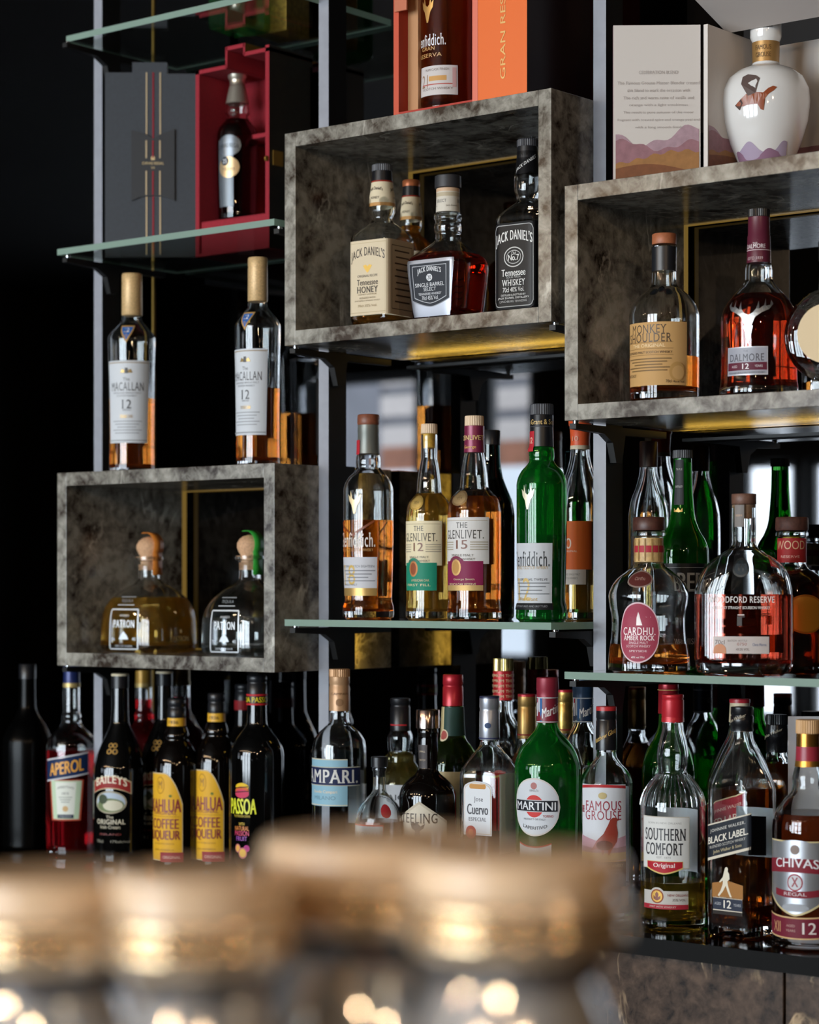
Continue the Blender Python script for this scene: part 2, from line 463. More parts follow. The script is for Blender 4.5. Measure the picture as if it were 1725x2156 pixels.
# ---------------------------------------------------------------- setting
def slab(name, x0, x1, y0, y1, z0, z1, mat, bevel=0.0):
    b = MB(); b.box(x0, x1, y0, y1, z0, z1, mat); return b.build(name, None, smooth=False, bevel=bevel)
RX0, RX1 = -10.5, 3.0
struct(slab('floor', RX0, RX1, WALL_Y, 0.35, -0.1, 0.0, plain('#2a211a', 0.5, grain=0.3, scale=6)))
struct(slab('ceiling', RX0, RX1, WALL_Y, 0.35, 3.2, 3.3, M_ROOM))
struct(slab('wall_left', RX0-0.1, RX0, WALL_Y, 0.35, 0, 3.2, M_ROOM))
struct(slab('wall_right', RX1, RX1+0.1, WALL_Y, 0.35, 0, 3.2, M_ROOM))
struct(slab('wall_back', RX0, RX1, 0.272, 0.35, 0, 3.2, M_MIRROR))
wb = MB(); xs = RX0
for x0, x1, z0, z1 in WINDOWS:
    wb.box(xs, x0, WALL_Y-0.15, WALL_Y, 0, 3.2, M_ROOM); wb.box(x0, x1, WALL_Y-0.15, WALL_Y, 0, z0, M_ROOM); wb.box(x0, x1, WALL_Y-0.15, WALL_Y, z1, 3.2, M_ROOM); xs = x1
wb.box(xs, RX1, WALL_Y-0.15, WALL_Y, 0, 3.2, M_ROOM)
struct(wb.build('wall_front', None, smooth=False))
for i, (x0, x1, z0, z1) in enumerate(WINDOWS):
    b = MB(); fw = 0.035; y0, y1 = WALL_Y-0.1, WALL_Y-0.05
    b.box(x0, x0+fw, y0, y1, z0, z1, M_BLACK); b.box(x1-fw, x1, y0, y1, z0, z1, M_BLACK); b.box(x0, x1, y0, y1, z0, z0+fw, M_BLACK); b.box(x0, x1, y0, y1, z1-fw, z1, M_BLACK)
    nz_ = 2 if x1-x0 > 0.5 else 1
    if i > 3:
        for j in range(1, 3): xx = x0+(x1-x0)*j/3; b.box(xx-0.018, xx+0.018, y0, y1, z0, z1, M_BLACK)
        zz = z0+(z1-z0)*0.6; b.box(x0, x1, y0, y1, zz-0.018, zz+0.018, M_BLACK)
    struct(b.build('window_%d' % (i+1), None, smooth=False))
# street outside: a building with pale bands over brick
b = MB(); YF = -9.0
b.box(-13.0, -9.95, YF-0.3, YF, 0, 3.3, plain('#6d6d72', 0.8, grain=0.1, scale=5))
b.box(-9.95, -8.1, YF-0.3, YF, 0, 2.19, plain('#dfe4e8', 0.7)); b.box(-9.95, -8.1, YF-0.3, YF, 2.19, 2.36, plain('#8a5b45', 0.8, grain=0.25, scale=9))
for k_ in range(4):
    zz = 2.36+k_*0.21
    b.box(-9.95, -8.1, YF-0.3, YF, zz, zz+0.14, plain('#b5aca6', 0.8, grain=0.08, scale=9)); b.box(-9.95, -8.1, YF-0.3, YF-0.02, zz+0.14, zz+0.21, plain('#6f6f73', 0.8))
struct(b.build('exterior_building', None, smooth=False))

x_ = xat(322, 0.27); o = slab('reflection_line_1', x_-0.0018, x_+0.0018, 0.2695, 0.2722, 0.96, 3.2, plain('#8f7638', 0.35, 0.6)); struct(o)  # gold strip stands in for a line reflected in the mirror
# columns of the shelving
C1, C2, C3 = (-2.631, -2.1715), (-2.1515, -1.6857), (-1.6645, -1.2005)
DEP = 0.262
ZC = 0.96
POST_Y0, POST_Y1 = 0.0955, 0.135
# counter
b = MB(); b.box(-4.2, 0.2, -0.05, 0.27, ZC-0.022, ZC, plain('#030303', 0.6, 0, 0.15), {5: plain('#050505', 0.06, 0, 0.5)}); o = b.build('counter_top', None, smooth=False)
tag(o, 'long black polished counter top under the rows of bottles', 'counter')
xs_ = [-4.2, -3.2, xat(1652, -0.03), 0.2]
M_CAB = marble('marble_cabinet', '#1d1511', '#5c4a3d', '#c9ad88', 0.2, 1.1, 1.0)
for i in range(3):
    o = slab('cabinet_panel', xs_[i]+0.0015, xs_[i+1]-0.0015, -0.03, 0.0, 0.05, ZC-0.022, M_CAB, 0.001)
    tag(o, ['brown marble cabinet front panel below the counter, far along the bar', 'wide brown veined marble cabinet front panel below the black counter',
            'brown marble cabinet front panel right of the vertical seam below the counter'][i], 'cabinet panel')

def post(xa, xb, brackets, label, led=None):
    r = empty('shelf_post', ((xa+xb)/2, POST_Y0, ZC)); tag(r, label, 'post', 'steel posts of the shelving')
    b = MB(); b.box(-(xb-xa)/2, (xb-xa)/2, 0, POST_Y1-POST_Y0, 0, 3.2-ZC, M_STEEL, {0: M_BLACK, 1: M_BLACK, 3: M_BLACK}); b.build('upright', r, smooth=False)  # black sides and back carry the shade in their colour, front stays light
    if led:                                                   # narrow channel behind the post, lamp side towards the marble
        b = MB(); h_ = (xb-xa)/2; q = POST_Y1-POST_Y0
        b.box(h_-0.003, h_, q, q+0.02, led[0]-ZC, led[1]-ZC, M_BLACK, {0: emit('#e8b848', 16.0, 'led_strip_side')}); b.build('light_channel', r, smooth=False)
    for side, z in brackets:
        b = MB(); xo = side*((xb-xa)/2+0.006)
        x_0, x_1 = sorted((xo-0.005, xo+0.005))
        b.prism([(0.0, 0.0), (0.0, -0.016), (0.01, -0.016), (0.01, 0)], 0, 0.01, M_BLACK)
        b = MB(); zz = z-ZC
        poly = [(-0.085, zz-0.003), (0.13, zz-0.003), (0.13, zz-0.012), (0.03, zz-0.013), (0.022, zz-0.05), (0.008, zz-0.05), (0.0, zz-0.024), (-0.02, zz-0.013), (-0.085, zz-0.010)]
        vs_ = [(x_0, y, q) for y, q in poly]+[(x_1, y, q) for y, q in poly]; n = len(poly)
        b.add(vs_, [tuple(range(n)), tuple(reversed(range(n, 2*n)))]+[(i, (i+1) % n, (i+1) % n+n, i+n) for i in range(n)], M_BLACK)
        br = b.build('bracket', r, smooth=False)
        c = MB(); vv = MB(); vv.lathe([(0.0035, -0.006), (0.004, -0.003), (0.004, 0.0)], M_CHROME, 14)
        vv.v = [(x+xo, y-0.078, q+zz) for x, y, q in vv.v]; vv.build('bracket_pin', br)
    return r
SHA, SHB, SH2, SH3 = 2.253, 1.917, 1.344, 1.281
TH = 0.0095
B1, B2, B3 = (1.2676, 1.5676), (1.7336, 2.0357), (1.604, 1.9062)
post(C1[0]-0.0195, C1[0]-0.0005, [(1, SHA-TH), (1, SHB-TH), (1, B1[0])], 'grey steel shelf post left of the two slim pale-labelled bottles')
post(C1[1]+0.0005, C2[0]-0.0005, [(1, B2[0]), (1, SH2-TH), (-1, SHB-TH)], 'grey steel shelf post standing between the lower-left and middle marble boxes', B1)
post(C2[1]+0.0005, C3[0]-0.0005, [(1, B3[0]), (1, SH3-TH), (-1, SH2-TH), (-1, B2[0])], 'grey steel shelf post standing between the middle and right marble boxes')

def marble_box(cx, bz, label, lit=True):
    x0, x1 = cx; z0, z1 = bz; th = 0.0205; W = x1-x0; Hh = z1-z0
    r = empty('marble_box', ((x0+x1)/2, 0, z0)); tag(r, label, 'display box', 'open marble display boxes')
    h = W/2
    for nm, a in (('left_panel', (-h, -h+th, 0, DEP, 0, Hh)), ('right_panel', (h-th, h, 0, DEP, 0, Hh)),
                  ('top_panel', (-h+th+0.0003, h-th-0.0003, 0, DEP, Hh-th, Hh)), ('bottom_panel', (-h+th+0.0003, h-th-0.0003, 0, DEP, 0, th))):
        b = MB(); b.box(*a, M_MARBLE); b.build(nm, r, smooth=False, bevel=0.0006)
    # lit brass profile round the open back, and the strip under the rear edge
    b = MB(); e = 0.0012; q0, q1 = DEP-0.008, DEP+0.001; i = h-th
    b.box(-i, -i+e, q0, q1, th, Hh-th, M_GOLDLIT); b.box(i-e, i, q0, q1, th, Hh-th, M_GOLDLIT); b.box(-i, i, q0, q1, Hh-th-e, Hh-th, M_GOLDLIT); b.box(-i, i, q0, q1, th, th+e, M_GOLDLIT)
    b.build('rear_trim', r, smooth=False)
    if not lit: return r
    b = MB(); b.box(-h+0.02, h-0.02, DEP-0.012, DEP+0.004, -0.015, -0.011, M_BLACK, {5: M_LED}); b.build('light_channel', r, smooth=False)
    return r
marble_box(C1, B1, 'open grey-brown marble display box with two squat round-corked bottles inside', False)
marble_box(C2, B2, 'open grey-brown marble display box with four square bottles inside')
marble_box(C3, B3, 'open grey-brown marble display box holding the kraft-labelled and stag bottles')

M_SHELF = glass((0.86, 0.95, 0.90), 0.0, 1.5, key='shelf_glass')
M_EDGE = glass('#a9c9b8', 0.25, 1.5, body=0.85, bcol='#b4d2c2', key='shelf_edge')
def glass_shelf(cx, z, y0, label):
    r = empty('glass_shelf', ((cx[0]+cx[1])/2, y0, z-TH)); h = (cx[1]-cx[0])/2
    b = MB(); b.box(-h, h, 0, DEP-y0, 0, TH, M_SHELF, {0: M_EDGE, 1: M_EDGE, 2: M_EDGE, 3: M_EDGE})
    o = b.build('glass_shelf', None, smooth=False); o.location = r.location; bpy.data.objects.remove(r)
    o.name = 'glass_shelf'
    tag(o, label, 'shelf', 'glass shelves')
glass_shelf(C1, SHA, 0.0186, 'green-edged glass shelf above the opened black and red gift box')
glass_shelf(C1, SHB, 0.0, 'green-edged glass shelf carrying the opened black and red gift box')
glass_shelf(C2, SH2, 0.0, 'green-edged glass shelf carrying bottles with the green whisky among them')
glass_shelf(C3, SH3, 0.0, 'green-edged glass shelf carrying the maroon-oval and domed bourbon bottles')

# ---------------------------------------------------------------- bottle materials
CLEAR = glass((0.97, 0.99, 0.985), 0.0, 1.5)
FROST = glass((0.93, 0.95, 0.95), 0.06, 1.5, body=0.12, bcol='#b0b6b8')
GREEN = glass('#2f9a3c', 0.0, 1.5, body=0.09, bcol='#28d050')
GREEN2 = glass('#3f9a3a', 0.0, 1.5, body=0.16, bcol='#1a8a22')
OLIVE = glass('#6f8f3a', 0.0, 1.5, body=0.06, bcol='#57702a')
TEAL = glass('#31504c', 0.0, 1.5)
INK = plain('#050505', 0.05, 0, 0.6)
INKBROWN = plain('#070403', 0.05, 0, 0.6)
def liquor(c, body=0.22, b=None): return glass(c, 0.0, 1.36, body=body, bcol=b or c)
AMBER = liquor('#f09840', 0.15, '#d8661a')
GOLD = liquor('#f9d272', 0.28, '#e0a83c')
DEEP = liquor('#c85a28', 0.14, '#8f2a10')
PALE = liquor('#f7e9a8', 0.16, '#d8c25c')
RED = liquor('#e0202a', 0.25, '#a80f18')
PINK = liquor('#e08a80', 0.2, '#a8403c')
WATER = liquor('#f5f8f8', 0.03)
CORK = plain('#c49a76', 0.75, grain=0.18, scale=300, bump=0.3)
WOODCAP = plain('#a3603e', 0.5, grain=0.15, scale=150)
DARKWOOD = plain('#4a2a22', 0.45, grain=0.25, scale=150)
BLKCAP = plain('#15161a', 0.35)
GREYCAP = plain('#4a4c52', 0.45)
CREAM = plain('#d8c9a8', 0.5)
SILVER = plain('#b9bcc2', 0.28, 1.0)
REDCAP = plain('#a51f2c', 0.3, 0.3)
GOLDCAP = plain('#b8955a', 0.35, 0.8)

# shapes ---------------------------------------------------------------------------------------------
def macallan(dx=0):
    g = '#3a3c40'
    return dict(glass=CLEAR, liquid=(258, AMBER),
        prof=[(80, 20), (95, 22), (112, 35), (126, 47), (135, 50.5), (165, 50), (223, 48.5), (351, 47), (404, 47.5), (411, 45)],
        caps=[('cap', [(0, 20), (2, 21.5), (18, 21.5), (18.5, 20.8), (20, 20.8), (20.5, 21.5), (85, 21.8), (87, 20)], plain('#c9a877', 0.45, 0.2, grain=0.22, scale=500))],
        labels=[('label', [P(183, 351, 100, '#c9cdd2', shape='taper', k=0.06), P(186, 188, 96, '#9a8a72'), T('The', 221, 7, 14, g), T('^MACALLAN', 236, 17, 74, g, bold=0.0), T('HIGHLAND SINGLE MALT', 249, 3.5, 62, '#6d7076'), T('SCOTCH WHISKY', 255, 3.5, 44, '#6d7076'),
                     G([(-13, -5), (-9, 3), (-4, 0), (0, 5), (4, 0), (9, 3), (13, -5)], 203, '#8f7a50', metal=0.8), G([(-4, -6), (-3, 5), (3, 5), (4, -6)], 203, '#2c2c2c'),
                     T('^12', 272, 18, 20, '#33363a', bold=0), T('YEARS OLD', 284, 3, 18, '#6d7076'), T('DOUBLE CASK', 297, 6, 26, '#a8884a', metal=0.6)]
                     + LINES(306, 5, 6, 64, '#9a9da2', h=1.8)+[P(345, 347, 90, '#8d8f93')]),
                ('badge', [P(110, 147, 42, '#b08a52', shape='tri'), P(113, 141, 32, '#2b62a8', shape='tri'), T('12', 120, 9, 12, '#e6e8ee')])])
def patron(liq, ribbon):
    def rib(root, H, kv, kh, R):
        b = MB(); pts = []
        for i in range(9):                                    # over the ball cork and down the neck
            a = math.radians(-10+20*i*1.0)*0.62
            pts.append((0.0, math.cos(a), math.sin(a)))
        # a band hugging the cork, then the neck
        q = [(28.5*math.sin(math.radians(d)), -20+28.5*math.cos(math.radians(d))-0) for d in range(-20, 130, 12)]+[(24.5, -46), (24, -60), (24, -84)]
        vs_ = []
        for dx, dy in q:
            for s_ in (-14, 14): vs_.append((dx*kh, s_*kh, H+dy*kv*0.98-0.0))
        b.add(vs_, [(2*i, 2*i+1, 2*i+3, 2*i+2) for i in range(len(q)-1)], plain(ribbon, 0.4))
        o = b.build('ribbon', root); md = o.modifiers.new('thick', 'SOLIDIFY'); md.thickness = 0.0006; md.offset = 1
        o['label'] = 'ribbon over the cork'
        o.rotation_euler[2] = math.radians(-6)
    et = '#c9cfd4'
    frame = [P(154, 157, 74, et, metal=0.7), P(238, 241, 74, et, metal=0.7), P(156, 239, 3, et, dx=-37, metal=0.7), P(156, 239, 3, et, dx=37, metal=0.7)]
    return dict(glass=CLEAR, liquid=liq, wall=0.0035, floor=0.012,
        prof=[(43, 30), (50, 30.5), (53, 24), (70, 22.5), (90, 23.5), (98, 29), (116, 54, 2.6), (137, 72, 3.4), (160, 80, 4.2), (184, 83, 4.5), (230, 84, 4.5), (243, 82, 4.5), (247, 78, 4.5)],
        caps=[('cork', [(0, 3), (3, 14), (9, 22), (18, 27), (27, 27), (36, 23), (42, 19), (44, 19), (72, 18)], CORK)],
        extra=[rib],
        labels=[('label', frame+[T('^PATRON', 186, 16, 56, '#e4e8ea', metal=0.5), T('ANEJO', 169, 6, 26, et, metal=0.5), G([(-13, -8), (-9, 0), (-5, 4), (0, 9), (5, 4), (9, 0), (13, -8)], 211, et, metal=0.6), T('100% DE AGAVE', 233, 4, 46, et, metal=0.5), T('No', 218, 7, 9, et, dx=-27, metal=.5), T('40', 218, 7, 9, et, dx=27, metal=.5)]),
                ('side_mark', [T('PATRON', 218, 11, 50, '#d8c890', metal=0.4), G([(-3, -3), (-4, 3), (0, 6), (4, 3), (3, -3)], 203, '#d8c890', metal=.4)], {'rot': 90}),
                ('shoulder_badge', [P(128, 130, 42, et, metal=.7), P(145, 147, 42, et, metal=.7), T('TEQUILA', 137.5, 7, 32, et, metal=.6)])])
def aperol(cap='#1d2a5c'):
    return dict(glass=CLEAR, liquid=(178, RED),
        prof=[(30, 17), (60, 18), (97, 18), (106, 21), (118, 20.5), (130, 26), (145, 42), (160, 52), (175, 54), (300, 54), (396, 53), (402, 51)],
        caps=[('cap', [(0, 15), (1, 17), (34, 17.5), (36, 18)], plain(cap, 0.35, 0.3)), ('neck_seal', [(36, 18.3), (45, 18.3)], plain('#b9a36a', 0.4, .5))],
        labels=[('band_label', [P(192, 232, 100, '#13294f', slope=0.17), P(188, 191, 100, '#c9ccd0', slope=0.17), P(232, 235, 100, '#c9ccd0', slope=0.17), T('APEROL', 212, 26, 76, '#e8a53c', slope=0.17, bold=0.03)]),
                ('label', [P(238, 324, 78, '#b54a34', shape='taper', k=0.18), P(240, 321, 70, '#b9cdb0', shape='taper', k=0.2), P(243, 312, 46, '#d9dcd2', shape='taper', k=0.22), T('APERITIVO', 256, 5, 36, '#3b3d40', arc=3), T('1919', 267, 6, 14, '#3b3d40'), P(293, 305, 12, '#c9a878', shape='ellipse'), P(311, 319, 34, '#1c2b3f'), T('ITALIANO', 315, 4, 26, '#b9bcc0')]+LINES(274, 3, 5, 28, '#8f948e'))])
def baileys():
    return dict(glass=INK, opaque=True,
        prof=[(14, 17), (40, 17.5), (100, 19), (118, 25), (150, 40), (180, 51), (200, 56), (260, 57), (390, 56), (398, 54)],
        caps=[('cap', [(0, 17), (1, 18.5), (5, 18.5)], CREAM), ('cap_ring', [(5, 18.3), (30, 18.3), (31, 17)], BLKCAP)],
        labels=[('label', [P(212, 238, 92, '#c9b48f', shape='bow', k=12), P(214, 236, 88, '#8e2a28', shape='bow', k=12), T('^BAILEYS', 226, 17, 72, '#e9dfc6', arc=8, bold=0.03),
                           P(243, 290, 72, '#a49b84', shape='ellipse'), P(246, 287, 66, '#aebccb', shape='ellipse'), P(258, 287, 62, '#6d7a55', shape='ellipse'), P(262, 284, 44, '#c7c3ad', dx=6, shape='ellipse'), P(250, 270, 22, '#3f4a35', dx=-16, shape='ellipse'),
                           T('The', 297, 6, 16, '#c9bfa6'), T('^ORIGINAL', 307, 10, 64, '#d5ccb4'), T('Irish Cream', 318, 7, 44, '#c9bfa6'), T('IRELAND', 333, 4, 48, '#7a2f2b'), T('70cl', 348, 6, 18, '#8f8a7c', dx=-24), T('17%alc/vol', 348, 5, 40, '#8f8a7c', dx=22)]),
                ('emblem', [P(144, 154, 11, '#b08a4a', dx=-5, shape='ellipse', metal=.7), P(144, 154, 11, '#b08a4a', dx=5, shape='ellipse', metal=.7), P(156, 167, 11, '#b08a4a', dx=-6, shape='ellipse', metal=.7), P(156, 167, 11, '#b08a4a', dx=6, shape='ellipse', metal=.7),
                            P(146, 152, 6, '#0a0a0a', dx=-5, shape='ellipse'), P(146, 152, 6, '#0a0a0a', dx=5, shape='ellipse'), P(158, 165, 6, '#0a0a0a', dx=-6, shape='ellipse'), P(158, 165, 6, '#0a0a0a', dx=6, shape='ellipse')])])
def kahlua():
    y = '#d8a428'; m_ = '#7d1f2b'
    return dict(glass=INKBROWN, opaque=True,
        prof=[(54, 19), (60, 22), (76, 27), (82, 25), (96, 34), (116, 44), (134, 48), (150, 49), (300, 49), (332, 48), (338, 46)],
        caps=[('cap', [(0, 17), (2, 19), (14, 19), (15, 18), (20, 18), (21, 19), (38, 19), (39, 18.6)], BLKCAP), ('neck_band', [(39, 19.4), (56, 19.8)], plain(y, 0.5))],
        labels=[('label', [P(147, 323, 84, '#c9b48f', shape='rise', k=62), P(149, 321, 81, y, shape='rise', k=62), P(154, 189, 22, '#a8791c', dx=-8, shape='ellipse'), P(156, 187, 18, y, dx=-8, shape='ellipse'), T('M', 171, 16, 10, '#8f6418', dx=-8),
                           T('KAHLUA', 212, 26, 76, m_, bold=0.03), P(190, 195, 7, '#5a6a2a', dx=16, shape='ellipse'), T('ORIGINAL', 227, 6, 60, m_), P(233, 234, 70, '#a8791c'), T('COFFEE', 248, 20, 66, m_, bold=0.02), T('LIQUEUR', 272, 22, 72, m_, bold=0.02), T('RUM COFFEE LIQUEUR', 288, 3, 48, '#8f6418'), T('100% ARABICA', 300, 3, 48, '#8f6418'),
                           P(305, 325, 50, '#8f2233', dx=18), T('ORIGINAL', 315, 6, 38, '#d9b9a8', dx=18)]),
                ('neck_mark', [T('1936', 47.5, 6.5, 22, '#3a2a14')], {'r': 20, 'rot': 12})])
def passoa():
    return dict(glass=INK, opaque=True,
        prof=[(38, 20), (62, 20.5), (85, 21), (100, 22), (118, 33), (136, 47), (154, 56), (172, 58), (300, 58), (410, 57), (418, 55)],
        caps=[('cap', [(0, 19), (2, 21), (12, 21), (13, 20), (18, 20), (19, 21), (39, 21)], BLKCAP), ('neck_band', [(39, 21.3), (62, 21.6)], plain('#0c0a0a', 0.4))],
        labels=[('neck_mark', [P(39, 43, 130, '#b0242a'), P(58, 62, 130, '#b0242a'), T('PASSOA PASSOA', 50.5, 11, 96, '#d8c41e', bold=0.03)], {'r': 21.8}),
                ('label', [P(219, 236, 32, '#d8b41e', shape='ellipse', k=0), P(226, 246, 34, '#c8622e', shape='ellipse'), P(232, 250, 34, '#c23a5a', shape='ellipse'), P(227, 229, 30, '#0a0808', slope=0.1), P(236, 238, 34, '#0a0808', slope=0.1),
                           T('PASSOA', 267, 32, 64, '#d6d82a', bold=0.03), T('THE PASSION DRINK', 287, 5, 40, '#c8b02a'), T('WITH', 303, 6, 14, '#d6b42a'), T('NATURAL', 312, 9, 34, '#cf7a2c'), T('PASSION', 322, 10, 34, '#c2305a'), T('FRUIT', 333, 9, 26, '#8a3a9a'),
                           P(344, 362, 14, '#b86a6a', dx=-9, shape='ellipse'), P(346, 360, 10, '#d8a04a', dx=-9, shape='ellipse'), P(346, 360, 14, '#a8307a', dx=12, shape='ellipse'), P(351, 374, 20, '#b86a6a', dx=3, shape='ellipse'), P(354, 371, 15, '#dcb04e', dx=3, shape='ellipse')])])
def jd(kind):
    s = 1.34
    ink = '#2a1d14' if kind == 'honey' else '#d9d9d6'
    w_ = 50.5
    prof = [(14, 21), (37, 22), (52, 24), (80, 27, 2.3), (97, 26.5, 2.3), (112, 22), (117, 23), (128, 34, 3), (141, 46, 5), (151, w_, 8), (160, w_+0.5, 9), (320, w_+0.5, 9), (326, w_-1, 9), (331, w_-2, 9), (336, w_-4, 9)]
    lab = []
    if kind == 'honey':
        c = '#d3c3a6'
        lab = [('label', [P(161, 314, 98, c, rough=0.6), P(166, 167, 92, '#b9a582'), T("^JACK DANIEL'S", 196, 24, 86, ink, arc=10, bold=0.015), G([(-12, 6), (-4, 8), (0, 4), (4, 8), (12, 6), (5, -4), (0, -9), (-5, -4)], 219, '#c2a04e', metal=.5), T('ORIGINAL RECIPE', 234, 5, 52, ink), T('Tennessee', 247, 12, 54, ink), T('^HONEY', 262, 13, 54, ink, bold=0.03),
                           T('HONEY LIQUEUR', 272, 3.5, 48, '#8a7758'), T('BLENDED WITH', 279, 3.5, 40, '#7a684c'), T("JACK DANIEL'S TENNESSEE WHISKEY", 285, 3.5, 66, '#7a684c'), T('70cl 35% Vol.', 295, 5, 50, '#a08c68'), P(308, 309, 90, '#b9a582')]),
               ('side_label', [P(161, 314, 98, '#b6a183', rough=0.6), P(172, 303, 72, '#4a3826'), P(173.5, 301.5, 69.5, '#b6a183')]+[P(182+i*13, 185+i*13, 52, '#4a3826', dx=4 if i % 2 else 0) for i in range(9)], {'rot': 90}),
               ('neck_label', [P(37, 88, 174, '#d6c8aa'), P(81, 88, 174, '#b98a52'), P(35, 38, 174, '#8a2f22')]+[T("Jack Daniel's", 55, 9, 34, ink, dx=d, arc=3) for d in (-52, 0, 52)]+[T('HONEY', 71, 5, 20, ink, dx=d, bold=0.03) for d in (-52, 0, 52)])]
        g, liq = CLEAR, (315, liquor('#d89a40', .2))
    else:
        c = '#0b0b0d'
        lab = [('label', [P(162, 324, 100, c, rough=0.55, shape='round', k=12), P(166, 320, 93, '#a9a9a8', shape='round', k=10), P(167.5, 318.5, 90, c, shape='round', k=9, rough=0.35),
                          T("^JACK DANIEL'S", 197, 25, 88, ink, arc=9, bold=0.015), P(208, 246, 48, '#c9c9c6', shape='ellipse'), P(210, 244, 44, c, shape='ellipse', rough=.35), P(214, 240, 36, '#b0b0ae', shape='ellipse'), P(215.5, 238.5, 33, c, shape='ellipse', rough=.35), T('Old', 220, 6, 10, ink), T('No.7', 228, 11, 26, ink, bold=.03),
                          T('Tennessee', 256, 13, 58, ink), T('SOUR MASH', 265, 3.5, 34, '#a9a9a8'), T('^WHISKEY', 275, 12, 56, ink), T('70cl 40% Vol.', 288, 9, 52, ink, bold=0), T('DISTILLED & BOTTLED BY', 298, 3.5, 60, ink), T('JACK DANIEL DISTILLERY', 304, 4.5, 76, ink), T('LYNCHBURG TENNESSEE', 310, 4, 66, '#a9a9a8')]),
               ('side_label', [P(162, 324, 100, c, rough=0.55), P(168, 318, 2, '#b0b0ae', dx=-38)]+[T('TENNESSEE SOUR MASH WHISKEY', 176+i*13, 5, 60, '#8d8d8b', dx=6) for i in range(10)], {'rot': 90}),
               ('neck_label', [P(24, 68, 150, '#121214', rough=.3)]+[T('JACK DANIELS', 48, 9, 44, '#d0d0ce', dx=d, slope=0.6) for d in (-50, 10, 62)])]
        g, liq = CLEAR, (326, DEEP)
    return dict(glass=g, liquid=liq, prof=prof, labels=lab, wall=0.003,
        caps=[('cap', [(0, 20), (2, 22), (13, 22), (14.5, 21.5)], GREYCAP if kind == 'honey' else plain('#3a3b40', .45), 30), ('neck_seal', [(14.5, 21.2), (37, 22.6)], BLKCAP)])
def single_barrel():
    sv = '#d8dade'; k_ = '#2c2f36'
    return dict(glass=CLEAR, liquid=(160, liquor('#d8431c', 0.12, '#a81c0a')), wall=0.004, floor=0.012,
        prof=[(27, 24), (36, 24), (74, 25), (78, 29), (86, 29.5), (93, 26.5), (101, 29.5), (112, 29), (118, 26.5), (128, 27), (140, 36, 3), (155, 52, 5), (171, 66, 7), (180, 67, 7.5), (240, 62.5, 7.5), (288, 57, 7.5), (293, 54, 7.5)],
        caps=[('cap', [(0, 24), (2, 27.5), (15, 28), (25, 28), (27, 25)], plain('#2b2c30', 0.5)), ('neck_seal', [(27, 24.6), (34, 25)], plain('#c9a888', .5))],
        labels=[('neck_label', [P(34, 74, 158, '#cfc8ba'), P(36, 44, 158, '#b7a98f')]+[T('SELECT', 53, 6, 24, k_, dx=d) for d in (-48, 0, 48)]+[T("Jack Daniel's", 63, 4, 26, '#6a6458', dx=d) for d in (-24, 24)]),
                ('label', [P(174, 286, 116, '#9c9fa8', metal=0.85, rough=0.42, shape='taper', k=0.12), P(180, 268, 100, '#8f9298', shape='shield', k=14), P(181.5, 266.5, 97, k_, shape='shield', k=14), P(186, 261, 84, '#b9bcc2', shape='shield', k=12), P(187.2, 259.8, 81.5, k_, shape='shield', k=12),
                           T("^JACK DANIEL'S", 199, 13, 58, sv, arc=5), P(203, 217, 15, sv, shape='ellipse'), T('20', 210, 8, 9, k_), T('SINGLE BARREL', 224, 7.5, 74, sv, bold=0), T('SELECT', 233, 7, 32, sv, bold=0), T('TENNESSEE WHISKEY', 242, 4.5, 60, sv), T('70cl 45% Vol.', 250, 8, 44, sv, bold=0)])])
def monkey():
    i_ = '#3a2a20'
    return dict(glass=CLEAR, liquid=(258, AMBER), wall=0.003, floor=0.014,
        prof=[(26, 25), (32, 26), (36, 25), (76, 25.5), (100, 26), (108, 28), (118, 40), (134, 57), (152, 69), (172, 74), (200, 74), (335, 73), (345, 72.5), (350, 70)],
        caps=[('stopper', [(0, 24), (1.5, 25.5), (20, 25.8), (22, 25)], WOODCAP), ('neck_seal', [(28, 26.4), (78, 26.2)], plain('#1b1d22', 0.35))],
        labels=[('label', [P(190, 320, 146, '#bf9660', rough=.6), T('^MONKEY', 204, 18, 84, i_, dx=-14, bold=0), T('^SHOULDER', 222, 18, 106, i_, dx=-14, bold=0), P(231, 232, 112, '#8a6a40', dx=-14), T('THE ORIGINAL', 238, 7, 78, '#e8cfa0', dx=-14), P(244, 245, 112, '#8a6a40', dx=-14), T('BLENDED MALT SCOTCH WHISKY', 252, 5, 108, i_, dx=-14), P(257, 258, 112, '#8a6a40', dx=-14)]
                 + LINES(264, 5, 6, 104, '#7a5f3c', dx=-14, h=2.4)+[T('BATCH 27', 299, 6, 28, i_, dx=-56), T('70cl 40% vol', 312, 6, 40, i_, dx=46), P(272, 312, 34, '#b08850', dx=50, shape='ellipse'), P(280, 308, 26, '#bf9660', dx=52, shape='ellipse')]),
                ('emblem', [P(112+6*abs(j), 127+6*abs(j), 16, '#9aa0a6', dx=-14+14*j, shape='ellipse', metal=1, rough=.2) for j in (-1, 0, 1)]+[P(115+6*abs(j), 124+6*abs(j), 9, '#111316', dx=-14+14*j, shape='ellipse') for j in (-1, 0, 1)], {'rot': 28})])
def stag(): return [(-2, -28), (-7, -12), (-12, 0), (-24, 8), (-38, 14), (-48, 24), (-46, 32), (-41, 22), (-33, 20), (-34, 34), (-29, 21), (-20, 15), (-19, 30), (-14, 15), (-8, 8), (0, 4), (8, 8), (14, 15), (19, 30), (20, 15), (29, 21), (34, 34), (33, 20), (41, 22), (46, 32), (48, 24), (38, 14), (24, 8), (12, 0), (7, -12), (2, -28)]
def tri_fan(poly): return poly
